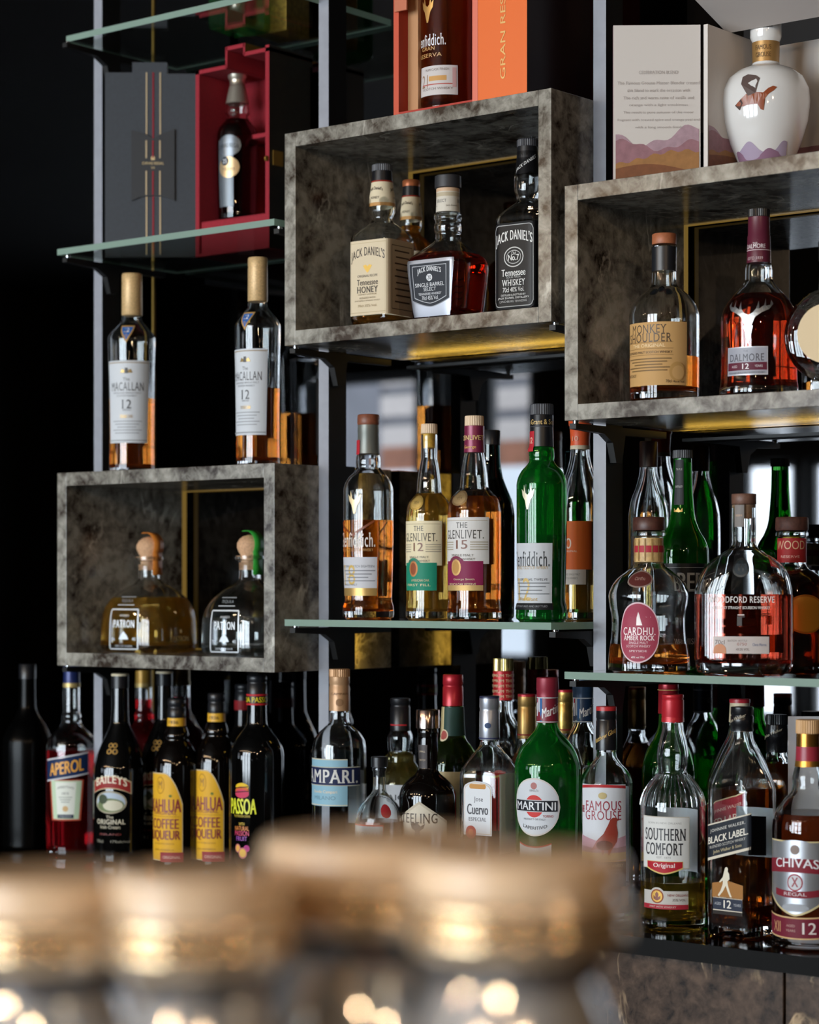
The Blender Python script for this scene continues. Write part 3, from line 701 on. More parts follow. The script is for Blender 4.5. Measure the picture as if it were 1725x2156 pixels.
def dalmore():
    m_ = '#5b2032'
    return dict(glass=CLEAR, liquid=(180, liquor('#c23a18', .07, '#8a1c0a')), wall=0.0035, floor=0.012,
        prof=[(17, 22), (60, 22), (112, 25), (122, 28), (146, 28.5), (156, 34), (175, 51), (195, 67), (215, 77), (232, 80), (300, 79), (355, 80), (378, 83), (386, 83), (391, 80)],
        caps=[('cap', [(0, 21), (1, 23), (16, 23), (17, 22)], BLKCAP, 34), ('neck_seal', [(17, 22.6), (54, 23), (56, 24), (112, 25.6)], plain(m_, 0.35))],
        labels=[('neck_label', [P(66, 67.5, 150, '#c9b9bd'), P(86, 87.5, 150, '#c9b9bd'), T('THE', 73, 4, 10, '#d9cfd0'), T('DALMORE', 79, 9, 42, '#d9cfd0'), T('ESTD 1839', 104, 6, 30, '#c9b0b4')], {'lift': 0.0009}),
                ('emblem', [G(stag(), 232, '#d5dade', metal=1.0, sc=1.15), P(250, 286, 20, '#d5dade', metal=1.0, rough=.25, shape='tri')], {'rot': 4}),
                ('label', [P(292, 350, 92, '#b9bcc6', rough=.35, metal=.3), P(294, 348, 88, '#9a9ca6', rough=.35), T('THE', 301, 4, 10, '#6a6a72'), T('^DALMORE', 314, 15, 76, '#3c3d46', bold=.01), P(324, 340, 88, m_), T('AGED', 332, 5, 14, '#cfc3c8', dx=-26), T('12', 332, 11, 14, '#e4dde0', bold=.03), T('YEARS', 332, 5, 16, '#cfc3c8', dx=27), T('HIGHLAND SINGLE MALT SCOTCH WHISKY', 345, 3.5, 80, '#53545c')])])
def antlers(sc=1.0):
    return [G([(-2, -18), (-6, -4), (-12, 4), (-10, 18), (-6, 8), (-2, 4), (2, 4), (6, 8), (10, 18), (12, 4), (6, -4), (2, -18)], 0, '#e8c884', sc=sc, metal=.6)]
def glenfiddich(kind):
    green = kind == 12
    lines_ = '#8a8c8f'
    prof = [(22, 22), (82, 23), (88, 26), (100, 27), (111, 26), (118, 30), (132, 43), (148, 51), (160, 53), (240, 53), (345, 51), (386, 50), (400, 53.5), (416, 54.5), (424, 53), (428, 50)]
    lab = []
    em = ('emblem', [G([(-2, -22), (-7, -4), (-13, 4), (-16, 18), (-10, 12), (-9, 26), (-5, 10), (0, 6), (5, 10), (9, 26), (10, 12), (16, 18), (13, 4), (7, -4), (2, -22)], 186, '#e8d2a4' if not green else '#e6dfc4', metal=.4)], {'rot': 4})
    if green:
        lab = [em, ('label', [P(274, 391, 112, '#bfc2c6'), T('^Glenfiddich.', 305, 30, 100, '#2f3236', bold=.01), T('SINGLE MALT SCOTCH WHISKY', 322, 6, 94, '#a98a4a'), T('OUR ORIGINAL TWELVE', 345, 5, 84, '#3a3c40', dx=4), T('^12', 364, 44, 40, '#c9ab66', dx=-10, bold=0)]+LINES(351, 4, 7, 84, '#6f7276', dx=8, h=2)+[T('Wm Grant', 383, 7, 50, '#b99a58'), P(391, 404, 112, '#15171a'), T('DISTILLED MATURED AND BOTTLED', 397, 4, 90, '#8a8c90')]),
               ('neck_label', [P(22, 46, 150, '#15161a', rough=.3), P(44, 46, 150, '#3a3c42'), T('Wm Grant & Sons', 36, 10, 80, '#c9ab6a', dx=8)], {'lift': 0.0012}),
               ('seal_tab', [P(54, 94, 18, '#b02a34', dx=-6), T('12', 72, 12, 10, '#e0c0a8', dx=-6)], {'lift': 0.0016, 'rot': -8})]
        caps = [('cap', [(0, 23), (1.5, 24.5), (21, 25), (22, 23)], plain('#3a3c42', .5), 30), ('neck_seal', [(22, 23.4), (60, 25), (84, 25.4)], BLKCAP)]
        g, liq = GREEN, (258, liquor('#2f9a3c', .14, '#0e7a22'))
    else:
        lab = [em, ('label', [P(298, 362, 104, '#c3c3c8'), P(362, 378, 104, '#bd9a5e', metal=.5, rough=.35), T('OUR SMALL BATCH EIGHTEEN', 317, 5, 84, '#4a4c52', dx=4), T('^18', 335, 42, 38, '#c8a858', dx=-14, bold=0)]+LINES(325, 4, 7, 80, '#7c7e84', dx=8, h=2)+[T('SINGLE MALT', 355, 4, 40, '#7c7e84', dx=-10)]),
               ('painted_name', [T('^Glenfiddich.', 262, 30, 98, '#d9d2c8', bold=.01), T('SINGLE MALT SCOTCH WHISKY', 283, 6, 90, '#b98a4c')]),
               ('chevron', [G([(-48, 14), (0, -16), (48, 14), (48, 9), (0, -22), (-48, 9)], 234, '#7a3a18')]),
               ('seal_tab', [P(54, 84, 16, '#b02a34', dx=-8)], {'lift': 0.0012, 'rot': -10})]
        caps = [('cap', [(0, 21), (2, 23), (19, 23.5), (22, 22)], plain('#7a4530', .45, grain=.2)), ('neck_seal', [(22, 22.6), (38, 23), (40, 22.4), (82, 24)], plain('#6f726c', 0.4, 0.4))]
        g, liq = CLEAR, (221, AMBER)
    return dict(glass=g, liquid=liq, prof=prof, labels=lab, caps=caps, floor=0.012)
def glenlivet(age):
    a12 = age == 12; c2 = '#1f8066' if a12 else '#7d2047'; ink = '#3a3630'
    lw = '#ddd0ae' if a12 else '#d0cdca'
    return dict(glass=CLEAR, liquid=(152 if a12 else 168, GOLD if a12 else AMBER), floor=0.012,
        prof=[(20, 19), (26, 20.5), (72, 20), (88, 23), (120, 28), (142, 30), (150, 31), (160, 40), (172, 50), (188, 55), (205, 56.5), (330, 56.5), (380, 55.5), (400, 57), (418, 57.5), (426, 54)],
        caps=[('cap', [(0, 19), (1.5, 20), (20, 20.5), (21, 19.5)], plain('#d9bfa0', .55), 26)]+([('cork', [(21, 15), (52, 14.5)], plain('#d8a83c', .7, grain=.2, scale=300))] if a12 else [('neck_seal', [(21, 21), (50, 21), (76, 22)], plain('#7a2546', .35, .2))]),
        labels=[('label', [P(212, 308, 120, lw), P(218, 219, 112, '#9a8a6a'), T('^THE', 228, 11, 26, ink), T('^GLENLIVET.', 247, 18, 94, ink, bold=.0), T(str(age), 268, 18, 26, '#6d3a22', bold=.02)]
                 + [P(262+i*5, 264+i*5, 34, '#a49a86', dx=-38) for i in range(4)]+[P(262+i*5, 264+i*5, 38, '#a49a86', dx=38) for i in range(4)]+[T('SINGLE MALT', 290, 5, 52, '#6a6458'), T('SCOTCH WHISKY', 298, 5, 58, '#6a6458')]),
                ('lower_label', [P(302, 362, 92, c2, shape='tent', k=0), P(292, 330, 44, c2, dx=-14, shape='ellipse'), P(298, 332, 26, '#b5784a' if a12 else '#c9a067', dx=-14, shape='ellipse', metal=.3), P(302, 328, 18, '#8a4a2c' if a12 else '#b5884c', dx=-14, shape='ellipse'), T('FIRST FILL' if a12 else 'FRENCH OAK RESERVE', 350, 5, 66, '#d6c49a', dx=-2), T('AMERICAN OAK' if a12 else 'George Smith', 340, 5, 48, '#cdbb94', dx=4)] + ([] if a12 else [P(352, 363, 92, '#c2a26a', metal=.4)]), {'lift': 0.0004}),
                ('medallion', [P(156, 188, 40, '#b8964e' if a12 else '#8f7450', dx=-10, shape='ellipse', metal=.5, rough=.4), P(160, 184, 32, '#c9a860' if a12 else '#a58a62', dx=-10, shape='ellipse', metal=.5), T('1824', 172, 6, 16, '#6a5430', dx=-10)])] +
               ([] if a12 else [('neck_label', [T('GLENLIVET', 46, 10, 60, '#d8b878'), T('George', 66, 8, 26, '#d8a858')], {'lift': 0.0012})]))

# ------------------------------------------------------------------------------- bottles on the marble boxes and shelves
Z1 = B1[1]
bottle('whisky_bottle', 'slim whisky bottle with centred pale grey label, left of two on the lower-left marble box', 278, 577, 0.075, Z1, macallan(), rel=14, group='slim whisky bottles on the lower-left marble box')
bottle('whisky_bottle', 'slim whisky bottle with pale grey label turned aside, right of two on the lower-left box', 543, 543, 0.06, Z1, macallan(), rel=34, group='slim whisky bottles on the lower-left marble box', sh=0.97)
zi = B1[0]+0.0205
bottle('tequila_bottle', 'squat glass bottle of golden tequila with ball cork and orange ribbon', 314.5, 1130, 0.12, zi, patron((132, GOLD), '#c8782c'), rel=39, group='squat tequila bottles in the lower-left marble box')
bottle('tequila_bottle', 'squat glass bottle of clear tequila with ball cork and green ribbon', 526, 1126, 0.10, zi, patron((170, WATER), '#2f9a34'), rel=39, group='squat tequila bottles in the lower-left marble box')

zi = B2[0]+0.0205
bottle('whiskey_bottle', 'square honey whiskey bottle with cream label on front and side', 805, 347, 0.055, zi, jd('honey'), rel=36.5, group='square bottles in the middle marble box')
bottle('whiskey_bottle', 'small honey whiskey bottle with copper cap top, half hidden behind the cream-labelled one', 866, 380, 0.15, zi,
       dict(jd('honey'), liquid=(100, liquor('#e0952c', .3)), caps=[('cap', [(0, 20), (2, 22), (13, 22), (14.5, 21.5)], plain('#a8623c', .4, .4)), ('neck_seal', [(14.5, 21.2), (37, 22.6)], BLKCAP)]), rel=30, group='square bottles in the middle marble box', sh=0.84)
bottle('whiskey_bottle', 'broad-shouldered faceted whiskey decanter bottle with silver shield label and red-brown whiskey', 943.5, 370, 0.06, zi, single_barrel(), rel=36, group='square bottles in the middle marble box')
bottle('whiskey_bottle', 'square whiskey bottle with black label, nearest the right wall of its box', 1111, 294, 0.085, zi, jd('black'), rel=33, group='square bottles in the middle marble box', sh=1.02)

zi = B3[0]+0.0205
bottle('whisky_bottle', 'round whisky bottle with kraft paper label and wooden stopper', 1399, 493, 0.05, zi, monkey(), rel=18)
bottle('whisky_bottle', 'whisky bottle with silver stag emblem and maroon neck', 1598.5, 441, 0.065, zi, dalmore(), rel=20)
# round flask bottle at the frame edge
def moon():
    t = tat(1752, 0.06); k = t/F; x = xat(1752, 0.06)
    r = empty('flask_bottle', (x, 0.06, zi), math.atan2(-x, D+.06)-0.25); tag(r, 'round moon-shaped flask bottle with cream centre cut by the photo edge', 'bottle')
    R_ = 0.058; b = MB(); n = 40; vs_ = []; pf = [(0.0, -0.024), (0.6, -0.0235), (0.86, -0.019), (0.97, -0.010), (1.0, 0.0), (0.97, 0.010), (0.86, 0.019), (0.6, 0.0235), (0.0, 0.024)]
    zc = R_+0.012; fs = []
    for q, y in pf:
        for j in range(n):
            a = 2*math.pi*j/n; vs_.append((R_*q*math.cos(a), y, zc+R_*q*math.sin(a)))
    for i in range(len(pf)-1):
        for j in range(n): fs.append((i*n+j, i*n+(j+1) % n, (i+1)*n+(j+1) % n, (i+1)*n+j))
    b.add(vs_, fs, CLEAR)
    b.build('glass_body', r)
    b = MB(); b.box(-0.022, 0.022, -0.018, 0.018, 0, 0.016, CLEAR); b.build('foot', r, smooth=False, bevel=0.003)
    b = MB(); b.lathe([(0.016, zc+R_-0.004), (0.014, zc+R_+0.03), (0.016, zc+R_+0.032), (0.016, zc+R_+0.055)], BLKCAP, 28); b.build('cap', r)
    b = MB(); vs_ = [(0, -0.0246, zc)]+[(0.036*math.cos(a*math.pi/18), -0.0246, zc+0.036*math.sin(a*math.pi/18)) for a in range(36)]
    b.add(vs_, [(0, i+1, (i+1) % 36+1) for i in range(36)], plain('#cdb48a', .5)); b.build('label', r, smooth=False)
moon()

bottle('whisky_bottle', 'clear whisky bottle of amber with gold 18 on white label and brown cap', 776, 873, 0.05, SH2, glenfiddich(18), rel=38)
bottle('whisky_bottle', 'whisky bottle with pale label over green lower label and cream cap', 904, 893, 0.085, SH2, glenlivet(12), rel=28, sh=0.86)
bottle('whisky_bottle', 'whisky bottle with pale label over purple lower label and purple neck', 999, 876, 0.05, SH2, glenlivet(15), rel=28)
bottle('whisky_bottle', 'green glass whisky bottle with black capped neck and large white label', 1141, 851, 0.05, SH2, glenfiddich(12), rel=38)
bottle('spirit_bottle', 'dark glass bottle with black cap standing behind the purple-necked whisky', 1034, 906, 0.17, SH2,
       dict(glass=TEAL, liquid=(150, liquor('#30403c', .1)), prof=[(24, 19), (60, 20), (95, 25), (120, 34), (150, 46), (180, 50), (380, 49), (390, 47)], caps=[('cap', [(0, 18), (2, 20), (30, 20)], BLKCAP)]), rel=30)
bottle('whisky_bottle', 'clear whisky bottle with bright orange capsule and orange label beside the post', 1222, 884, 0.17, SH2,
       dict(glass=CLEAR, liquid=(212, GOLD), floor=.012, prof=[(58, 20), (66, 20), (100, 26), (130, 36), (160, 42), (185, 44), (300, 44), (410, 43), (418, 41)],
            caps=[('capsule', [(0, 22), (1, 24.5), (12, 24), (14, 22), (46, 20), (54, 20.6)], plain('#d8562a', .45)), ('neck_band', [(54, 20.8), (62, 21)], plain('#c9b9a0', .5))],
            labels=[('label', [P(212, 312, 96, '#d9682c'), T('10', 258, 22, 24, '#e6cdb8', dx=-8, bold=0), T('ORIGINAL', 274, 4, 34, '#e6cdb8'), P(312, 343, 70, '#c9c3bc'), T('HIGHLAND SINGLE MALT', 322, 4, 46, '#6a665f'), T('SCOTCH WHISKY', 330, 4, 36, '#6a665f')]),
                    ('neck_mark', [T('10', 40, 10, 14, '#e0a080')], {'r': 21.6})]), rel=30)

def cardhu():
    m_ = '#9c3f52'
    return dict(glass=CLEAR, liquid=(266, AMBER), wall=0.004, floor=0.012,
        prof=[(28, 30), (34, 35), (39, 35), (42, 29.5), (94, 30), (102, 34), (114, 50), (130, 68), (148, 80), (165, 85), (185, 83), (215, 78), (245, 79), (285, 84), (315, 86), (322, 85), (326, 80)],
        caps=[('stopper', [(0, 31), (2, 33.5), (24, 34.5), (28, 33)], DARKWOOD), ('neck_seal', [(44, 30), (94, 30.6)], plain('#c2a06a', .5, grain=.2, scale=200))],
        labels=[('neck_label', [P(60, 74, 190, '#a8303c')]+[P(46, 92, 2, '#9a7a48', dx=d) for d in range(-84, 90, 14)], {'lift': 0.001}),
                ('label', [P(178, 304, 88, '#d9bcc2', shape='ellipse'), P(181, 301, 84, m_, shape='ellipse'), G([(-5, -14), (-4, 2), (-2, 8), (0, 14), (2, 8), (3, 2), (8, -14)], 212, '#eee2e0'), T('^CARDHU.', 238, 16, 70, '#f0e2e2', bold=.01), T('^AMBER ROCK', 252, 10, 66, '#f0e2e2'), T('SINGLE MALT', 262, 5, 40, '#e3c6ca'), T('SCOTCH WHISKY', 269, 5, 50, '#e3c6ca'), T('SPEYSIDE', 279, 4, 36, '#e3c6ca'), T('40% vol 70cl', 292, 4, 26, '#f0e2e2')]),
                ('medallion', [P(112, 148, 54, '#a08a80', shape='ellipse', metal=.5), P(115, 145, 48, '#5a2c28', shape='ellipse'), T('Cardhu', 129, 7, 22, '#a8847a')])])
bottle('whisky_bottle', 'waisted whisky bottle with maroon oval label and dark wooden stopper', 1367, 1089, 0.05, SH3, cardhu(), rel=16)
bottle('whiskey_bottle', 'green whiskey bottle with black label and vertical neck strip behind the maroon-oval one', 1438, 948, 0.145, SH3,
       dict(glass=GREEN2, liquid=(200, liquor('#5a7a20', .2)), floor=.012, prof=[(17, 19), (60, 20), (118, 24), (140, 27), (165, 36), (185, 48), (205, 54), (240, 55), (440, 54), (450, 52)],
            caps=[('cap', [(0, 20), (1, 21), (16, 21.5), (17, 20)], plain('#3c3e42', .5), 28)],
            labels=[('label', [P(232, 440, 150, '#17181a', rough=.4), P(240, 241, 140, '#8f8f8c'), T('BER', 270, 38, 58, '#8d8a84', dx=30, bold=.03), T('^WHISKEY', 390, 12, 60, '#8d8a84', dx=30)]), ('neck_strip', [P(20, 112, 20, '#2c2e31', dx=-4), T('T R I P L E', 40, 4, 14, '#a9a9a6', dx=-4), T('DISTILLED', 75, 4, 16, '#a9a9a6', dx=-4), G([(-8, -3), (-8, 5), (-4, 0), (0, 6), (4, 0), (8, 5), (8, -3)], 124, '#a8884a', dx=-4, metal=.6)])]), rel=12)
bottle('vodka_bottle', 'tall clear bottle with dark brown capsule behind the maroon-oval whisky', 1366, 929, 0.205, SH3,
       dict(glass=CLEAR, liquid=(330, WATER), prof=[(50, 18), (62, 18.5), (90, 24), (130, 37), (160, 42), (200, 43), (480, 42), (490, 40)], caps=[('capsule', [(0, 17), (2, 19), (56, 19)], plain('#2e1a18', .4))],
            labels=[('painted_name', [T('BOTTLED', 172, 5, 34, '#b9bcc0')])]), rel=20)
def woodford():
    w_ = '#dcd8d4'
    return dict(glass=CLEAR, liquid=(212, liquor('#d86048', .07, '#a8301c')), wall=0.004, floor=0.016,
        prof=[(22, 25), (60, 25.5), (100, 25), (112, 28), (124, 44, 2.2, .9), (140, 68, 2.4, .75), (162, 88, 2.6, .66), (188, 99, 2.8, .6), (214, 103, 3, .58), (340, 103, 3, .58), (362, 101, 3, .58), (376, 96, 3, .58), (383, 88, 3, .58)],
        caps=[('stopper', [(0, 25), (1, 26), (21, 26), (23, 24)], plain('#6a4a3c', .5, grain=.2)), ('cork', [(23, 17), (52, 17)], CORK)],
        labels=[('painted_name', [T('^WOODFORD RESERVE', 223, 13, 138, w_, bold=.01), T('KENTUCKY STRAIGHT BOURBON WHISKEY', 240, 6, 120, w_), P(254, 256, 14, w_), G([(-8, -10), (-8, 10), (8, 10), (8, 8), (2, 8), (2, -10)], 268, '#3a3432')]),
                ('label', [P(300, 336, 116, '#b3a9a4', metal=.2), T('70cl', 312, 9, 20, '#5c4a44', dx=-44), T('0750', 316, 6, 20, '#8a4a3c', dx=2), T('BATCH', 309, 4, 18, '#7c706a', dx=-18), T('BOTTLE', 309, 4, 18, '#7c706a', dx=4), T('43.2% VOL.', 327, 5, 28, '#5c4a44', dx=4), P(316, 336, 26, '#c78a68', dx=-44, shape='arch', k=12), T('Chris Morris', 317, 6, 28, '#5a6a8a', dx=38)]),
                ('emblem', [P(136, 176, 34, '#b9c0c4', shape='ellipse', metal=1, rough=.25), P(140, 172, 27, '#3a4044', shape='ellipse'), T('W', 156, 16, 18, '#c9d0d4', metal=1)], {'lift': 0.001}),
                ('neck_strip', [P(24, 70, 22, '#7a7470', dx=-8), T('RESERVE', 46, 4, 14, '#c8a07a', dx=-8)])])
bottle('bourbon_bottle', 'broad domed bourbon bottle with white painted lettering and thin grey label', 1567, 1040, 0.05, SH3, woodford(), rel=6)
bottle('bourbon_bottle', 'dark amber bourbon bottle with red neck label and brown stopper at the photo edge', 1668, 1089, 0.16, SH3,
       dict(glass=CLEAR, liquid=(112, liquor('#a8521c', .14, '#5a1c06')), wall=.004, prof=[(28, 30), (33, 34), (38, 34), (42, 29), (96, 29), (106, 34), (116, 50), (128, 64), (150, 74), (180, 77), (310, 76), (322, 73)],
            caps=[('stopper', [(0, 32), (2, 34), (24, 35), (28, 33)], plain('#55332a', .6, grain=.3, scale=200, bump=.4)), ('cork', [(38, 20), (46, 20)], plain('#c9a020', .5))],
            labels=[('neck_label', [P(44, 94, 110, '#a12a2c'), T('WOOD', 58, 18, 66, '#d8b48c', bold=0), T('RESERVE', 82, 5, 40, '#d8a89c')], {'lift': .0006}), ('label', [P(160, 240, 96, '#b06a1c', shape='ellipse'), P(164, 236, 88, '#c98a2c', shape='ellipse')], {'rot': 30})]), rel=8)

# ------------------------------------------------------------------------------- bottles on the counter
GB = 'bottles on the counter'
bottle('liqueur_bottle', 'red aperitif bottle with slanted blue band label and dark blue cap', 151, 1402, 0.085, ZC, aperol(), rel=14)
bottle('liqueur_bottle', 'black cream liqueur bottle with red arched label and landscape oval', 253, 1418, 0.065, ZC, baileys(), rel=22, group='black cream liqueur bottles')
bottle('liqueur_bottle', 'black cream liqueur bottle standing behind, cap tip by the first yellow-labelled bottle', 346, 1413, 0.145, ZC, baileys(), rel=22, group='black cream liqueur bottles', sh=.97)
bottle('liqueur_bottle', 'dark coffee liqueur bottle with yellow label, front one of the pair', 372, 1470, 0.085, ZC, kahlua(), rel=34, group='coffee liqueur bottles with yellow labels')
bottle('liqueur_bottle', 'dark coffee liqueur bottle with yellow label, rear one left of the passion-fruit bottle', 456, 1459, 0.125, ZC, kahlua(), rel=30, group='coffee liqueur bottles with yellow labels', sh=.96)
bottle('liqueur_bottle', 'black passion-fruit liqueur bottle with yellow lettering', 541, 1421, 0.07, ZC, passoa(), rel=33)
def tia():
    s = passoa(); s['labels'] = [('neck_mark', [P(39, 62, 130, '#8f2026')], {'r': 21.8}), ('label', [P(228, 420, 100, '#0c0a0a', rough=.3), T('Tia', 250, 26, 34, '#cfcac0', dx=12), T('Maria', 276, 18, 52, '#cfcac0', dx=10), P(310, 350, 40, '#b5331e', shape='ellipse')])]; return s
bottle('liqueur_bottle', 'black liqueur bottle with red neck band half hidden behind the passion-fruit bottle', 514, 1440, 0.225, ZC, tia(), rel=0, sh=.92)
bottle('liqueur_bottle', 'red aperitif bottle with gold cap standing at the back between black liqueur bottles', 303, 1404, 0.228, ZC, dict(aperol('#a8863a'), labels=[], liquid=(72, RED)), rel=20)
bottle('spirit_bottle', 'near-black bottle beyond the red aperitif, last at the far end of the counter', 58, 1398, 0.1, ZC,
       dict(glass=plain('#020202', .25, spec=.12), opaque=True, prof=[(30, 17), (90, 18), (110, 24), (140, 42), (170, 52), (390, 52), (400, 50)], caps=[('cap', [(0, 17), (1, 18), (32, 18)], BLKCAP)]), rel=20)

lb, nv = '#86aebf', '#1b2447'
bottle('liqueur_bottle', 'clear aperitif bottle with navy and light blue band labels and tan capsule', 715, 1408, 0.06, ZC,
       dict(glass=CLEAR, liquid=(440, WATER), floor=.012, prof=[(86, 20.5), (100, 20.5), (114, 23), (124, 33), (138, 47), (154, 55), (170, 57), (300, 57.5), (452, 57), (460, 55)],
            caps=[('cap', [(0, 20), (1, 22), (16, 22), (17, 21.5)], plain('#b48a62', .4, .3), 30), ('neck_seal', [(17, 21.6), (30, 21.8), (32, 21), (36, 21), (38, 21.8), (88, 21.8)], plain('#b08a66', .4, .3))],
            labels=[('label', [P(187, 203, 128, lb, dx=-12), P(186, 188, 128, '#c9c0a8', dx=-12), P(242, 284, 128, lb, dx=-12), P(281, 283, 128, '#c9c0a8', dx=-12), T('Davide Campari', 255, 8, 60, '#d8c0a0'), T('MILANO', 267, 8, 54, '#5f8494'), P(202, 242, 166, nv), P(202, 204, 166, '#a9ab9e'), P(240, 242, 166, '#a9ab9e'), T('^CAMPARI.', 222, 28, 150, '#c9c8c2', bold=.03)]),
                    ('back_label', [P(215, 330, 60, '#8f9296')], {'rot': 165}), ('neck_mark', [T('CAMPARI', 52, 5, 40, '#6a4a30'), P(62, 78, 16, '#8a684a', shape='ellipse')], {'r': 22.2, 'rot': 35})]), rel=35)
bottle('whiskey_bottle', 'small round-shouldered bottle with black stopper and pale blue red-edged label', 799, 1593, 0.01, ZC,
       dict(glass=CLEAR, liquid=(134, PINK), floor=.012, wall=.0035, prof=[(23, 18), (28, 18), (32, 15.5), (66, 16), (76, 20), (88, 34), (104, 48), (122, 57), (140, 60), (280, 60), (296, 58)],
            caps=[('stopper', [(0, 19), (1, 20.5), (21, 20.5), (22, 14), (42, 13)], BLKCAP)],
            labels=[('label', [P(138, 260, 92, '#b5392f'), P(141, 257, 88, '#9db1b8'), T('KOVAL', 160, 13, 66, '#2c3338', dx=4, bold=0)]), ('shoulder_mark', [P(96, 124, 26, '#a12a30', shape='ellipse')], {'rot': 52})]), rel=34, sh=.86)
bottle('spirit_bottle', 'pale yellow spirit bottle with black cap and ribbed neck behind the small round-shouldered one', 843, 1470, 0.15, ZC,
       dict(glass=CLEAR, liquid=(112, PALE), prof=[(66, 21), (72, 24), (82, 27), (104, 26), (114, 25), (122, 32), (132, 32), (140, 36), (160, 50), (180, 56), (380, 55), (390, 53)],
            caps=[('cap', [(0, 19), (1, 21), (12, 21), (13, 20), (18, 20), (19, 21), (68, 21.5)], BLKCAP)], labels=[('neck_mark', [P(54, 57, 40, '#a8242c')], {'r': 22}), ('label', [P(178, 300, 130, '#b9bcc0'), T('JAMAICAN', 206, 16, 110, '#24262a')])]), rel=14)
bottle('whiskey_bottle', 'black whiskey bottle with cream pentagon label and silver cap', 901, 1494, 0.06, ZC,
       dict(glass=INKBROWN, opaque=True, prof=[(38, 21), (48, 22.5), (58, 21), (80, 22), (100, 21), (122, 20), (134, 25), (146, 38), (158, 50), (172, 58), (186, 60.5), (390, 60), (400, 58)],
            caps=[('cap', [(0, 24), (1.5, 25), (39, 25), (40, 23)], plain('#b9a49c', .16, 1.0))],
            labels=[('label', [P(190, 400, 122, '#b5ab98', shape='tent', k=42), P(196, 398, 115, '#c9c0ae', shape='tent', k=40), T('^TEELING', 226, 21, 84, '#302a28', dx=-4, bold=.015),
                               G([(-16, 12), (-13, 2), (-5, -4), (-7, -14), (0, -17), (7, -14), (5, -4), (13, 2), (16, 12), (7, 6), (3, 10), (0, 14), (-3, 10), (-7, 6)], 249, '#3f3a3a', dx=-4), T('^WHISKEY', 276, 15, 68, '#302a28', dx=-4, arc=-4, bold=.01), P(290, 291, 92, '#8f8672'), T('SMALL BATCH', 300, 6, 60, '#5a5248')]),
                    ('neck_strip', [P(74, 124, 22, '#4a4646', metal=.4), T('SMALL', 88, 4, 14, '#b9a98c'), T('BATCH', 106, 4, 14, '#b9a98c')], {'rot': -16})]), rel=17)
bottle('whiskey_bottle', 'green whiskey bottle with red cap and dark green neck label', 954, 1420, 0.155, ZC,
       dict(glass=OLIVE, liquid=(170, liquor('#1c4a1a', .25)), prof=[(62, 21), (66, 22), (122, 25), (132, 28), (148, 40), (168, 52), (185, 56), (430, 55), (440, 53)],
            caps=[('cap', [(0, 20), (1, 21), (20, 21.5), (21, 20.5), (25, 20.5), (26, 21.5), (64, 21.8)], REDCAP)],
            labels=[('neck_label', [P(66, 125, 80, '#27403a'), P(66, 125, 13, '#cbb98c', dx=-24), P(66, 125, 3, '#6a6040', dx=-24), P(112, 136, 20, '#d8c8a8', dx=-16, shape='ellipse'), P(114, 134, 16, '#9c4a44', dx=-16, shape='ellipse')], {'lift': .0005}), ('label', [P(196, 360, 120, '#c4b68e')])]), rel=8)
def cuervo():
    return dict(glass=CLEAR, liquid=(445, WATER), floor=.012, wall=.003,
        prof=[(92, 20), (104, 21), (112, 25, 2.4), (126, 34, 3.4), (146, 44, 6), (160, 48, 9), (172, 49, 10), (430, 49, 10), (440, 48, 10), (446, 46, 10)],
        caps=[('cap', [(0, 19), (1, 21), (5, 21)], plain('#2a2f4a', .4)), ('cap_shell', [(5, 21), (24, 21.4), (26, 20.6), (32, 20.6), (34, 21.6), (90, 22), (93, 21)], plain('#a5a8b0', .35, .7))],
        labels=[('label', [P(178, 292, 68, '#c8cbd0', shape='arch', k=16), P(181, 289, 63, '#c4a878', shape='arch', k=15), P(182, 288, 61, '#d3d6da', shape='arch', k=14), P(184, 194, 40, '#bd8a4a', shape='round', k=4), T('Jose', 217, 13, 22, '#2a2730', dx=2, bold=0), T('Cuervo', 237, 22, 50, '#2a2730', bold=.03), T('^ESPECIAL', 258, 8, 42, '#4a4c54'), P(272, 300, 25, '#a8332c', dx=-16, shape='ellipse'), P(279, 293, 12, '#c9704a', dx=-16, shape='ellipse')]),
                ('side_face', [P(162, 330, 84, '#f4f6f8', rough=.5)]+[T('TEQUILA', 222+i*20, 5, 34, '#d5d9dc', dx=18, bold=.02) for i in range(6)], {'rot': 90}),  # near-white patch stands in for light refracted through the frosted side
                ('lower_mark', [T('TEQUILA REPOSADO', 350, 4, 42, '#a8a29a'), T('BLUE AGAVE', 364, 6, 52, '#a8a29a')]), ('neck_mark', [P(56, 68, 14, '#3a4a6a', shape='ellipse'), P(88, 90, 60, '#2a2f5a')], {'r': 22.3, 'rot': 20})])
bottle('tequila_bottle', 'square-shouldered tequila bottle with white arched label and silver capsule', 1031, 1465, 0.05, ZC, cuervo(), rel=30)
bottle('vodka_bottle', 'clear vodka bottle with gold and red lettered cap behind the silver-capped tequila', 1060, 1386, 0.23, ZC,
       dict(glass=CLEAR, liquid=(470, WATER), prof=[(86, 19.5), (110, 20), (126, 24), (150, 38), (176, 48), (195, 50), (470, 49), (480, 47)],
            caps=[('cap', [(0, 20), (1, 21), (26, 21.5), (27, 21)], plain('#c4b070', .25, .9), 30), ('neck_seal', [(27, 21.6), (88, 21.8)], plain('#b5232a', .4, .2))],
            labels=[('neck_label', [T('STOLI PREMIUM THE SPIRIT', 36+i*11, 6, 118, '#d8c8a0') for i in range(5)], {'r': 22.2}), ('label', [P(240, 360, 90, '#b32a26'), P(245, 250, 90, '#c9a860')])]), rel=20)
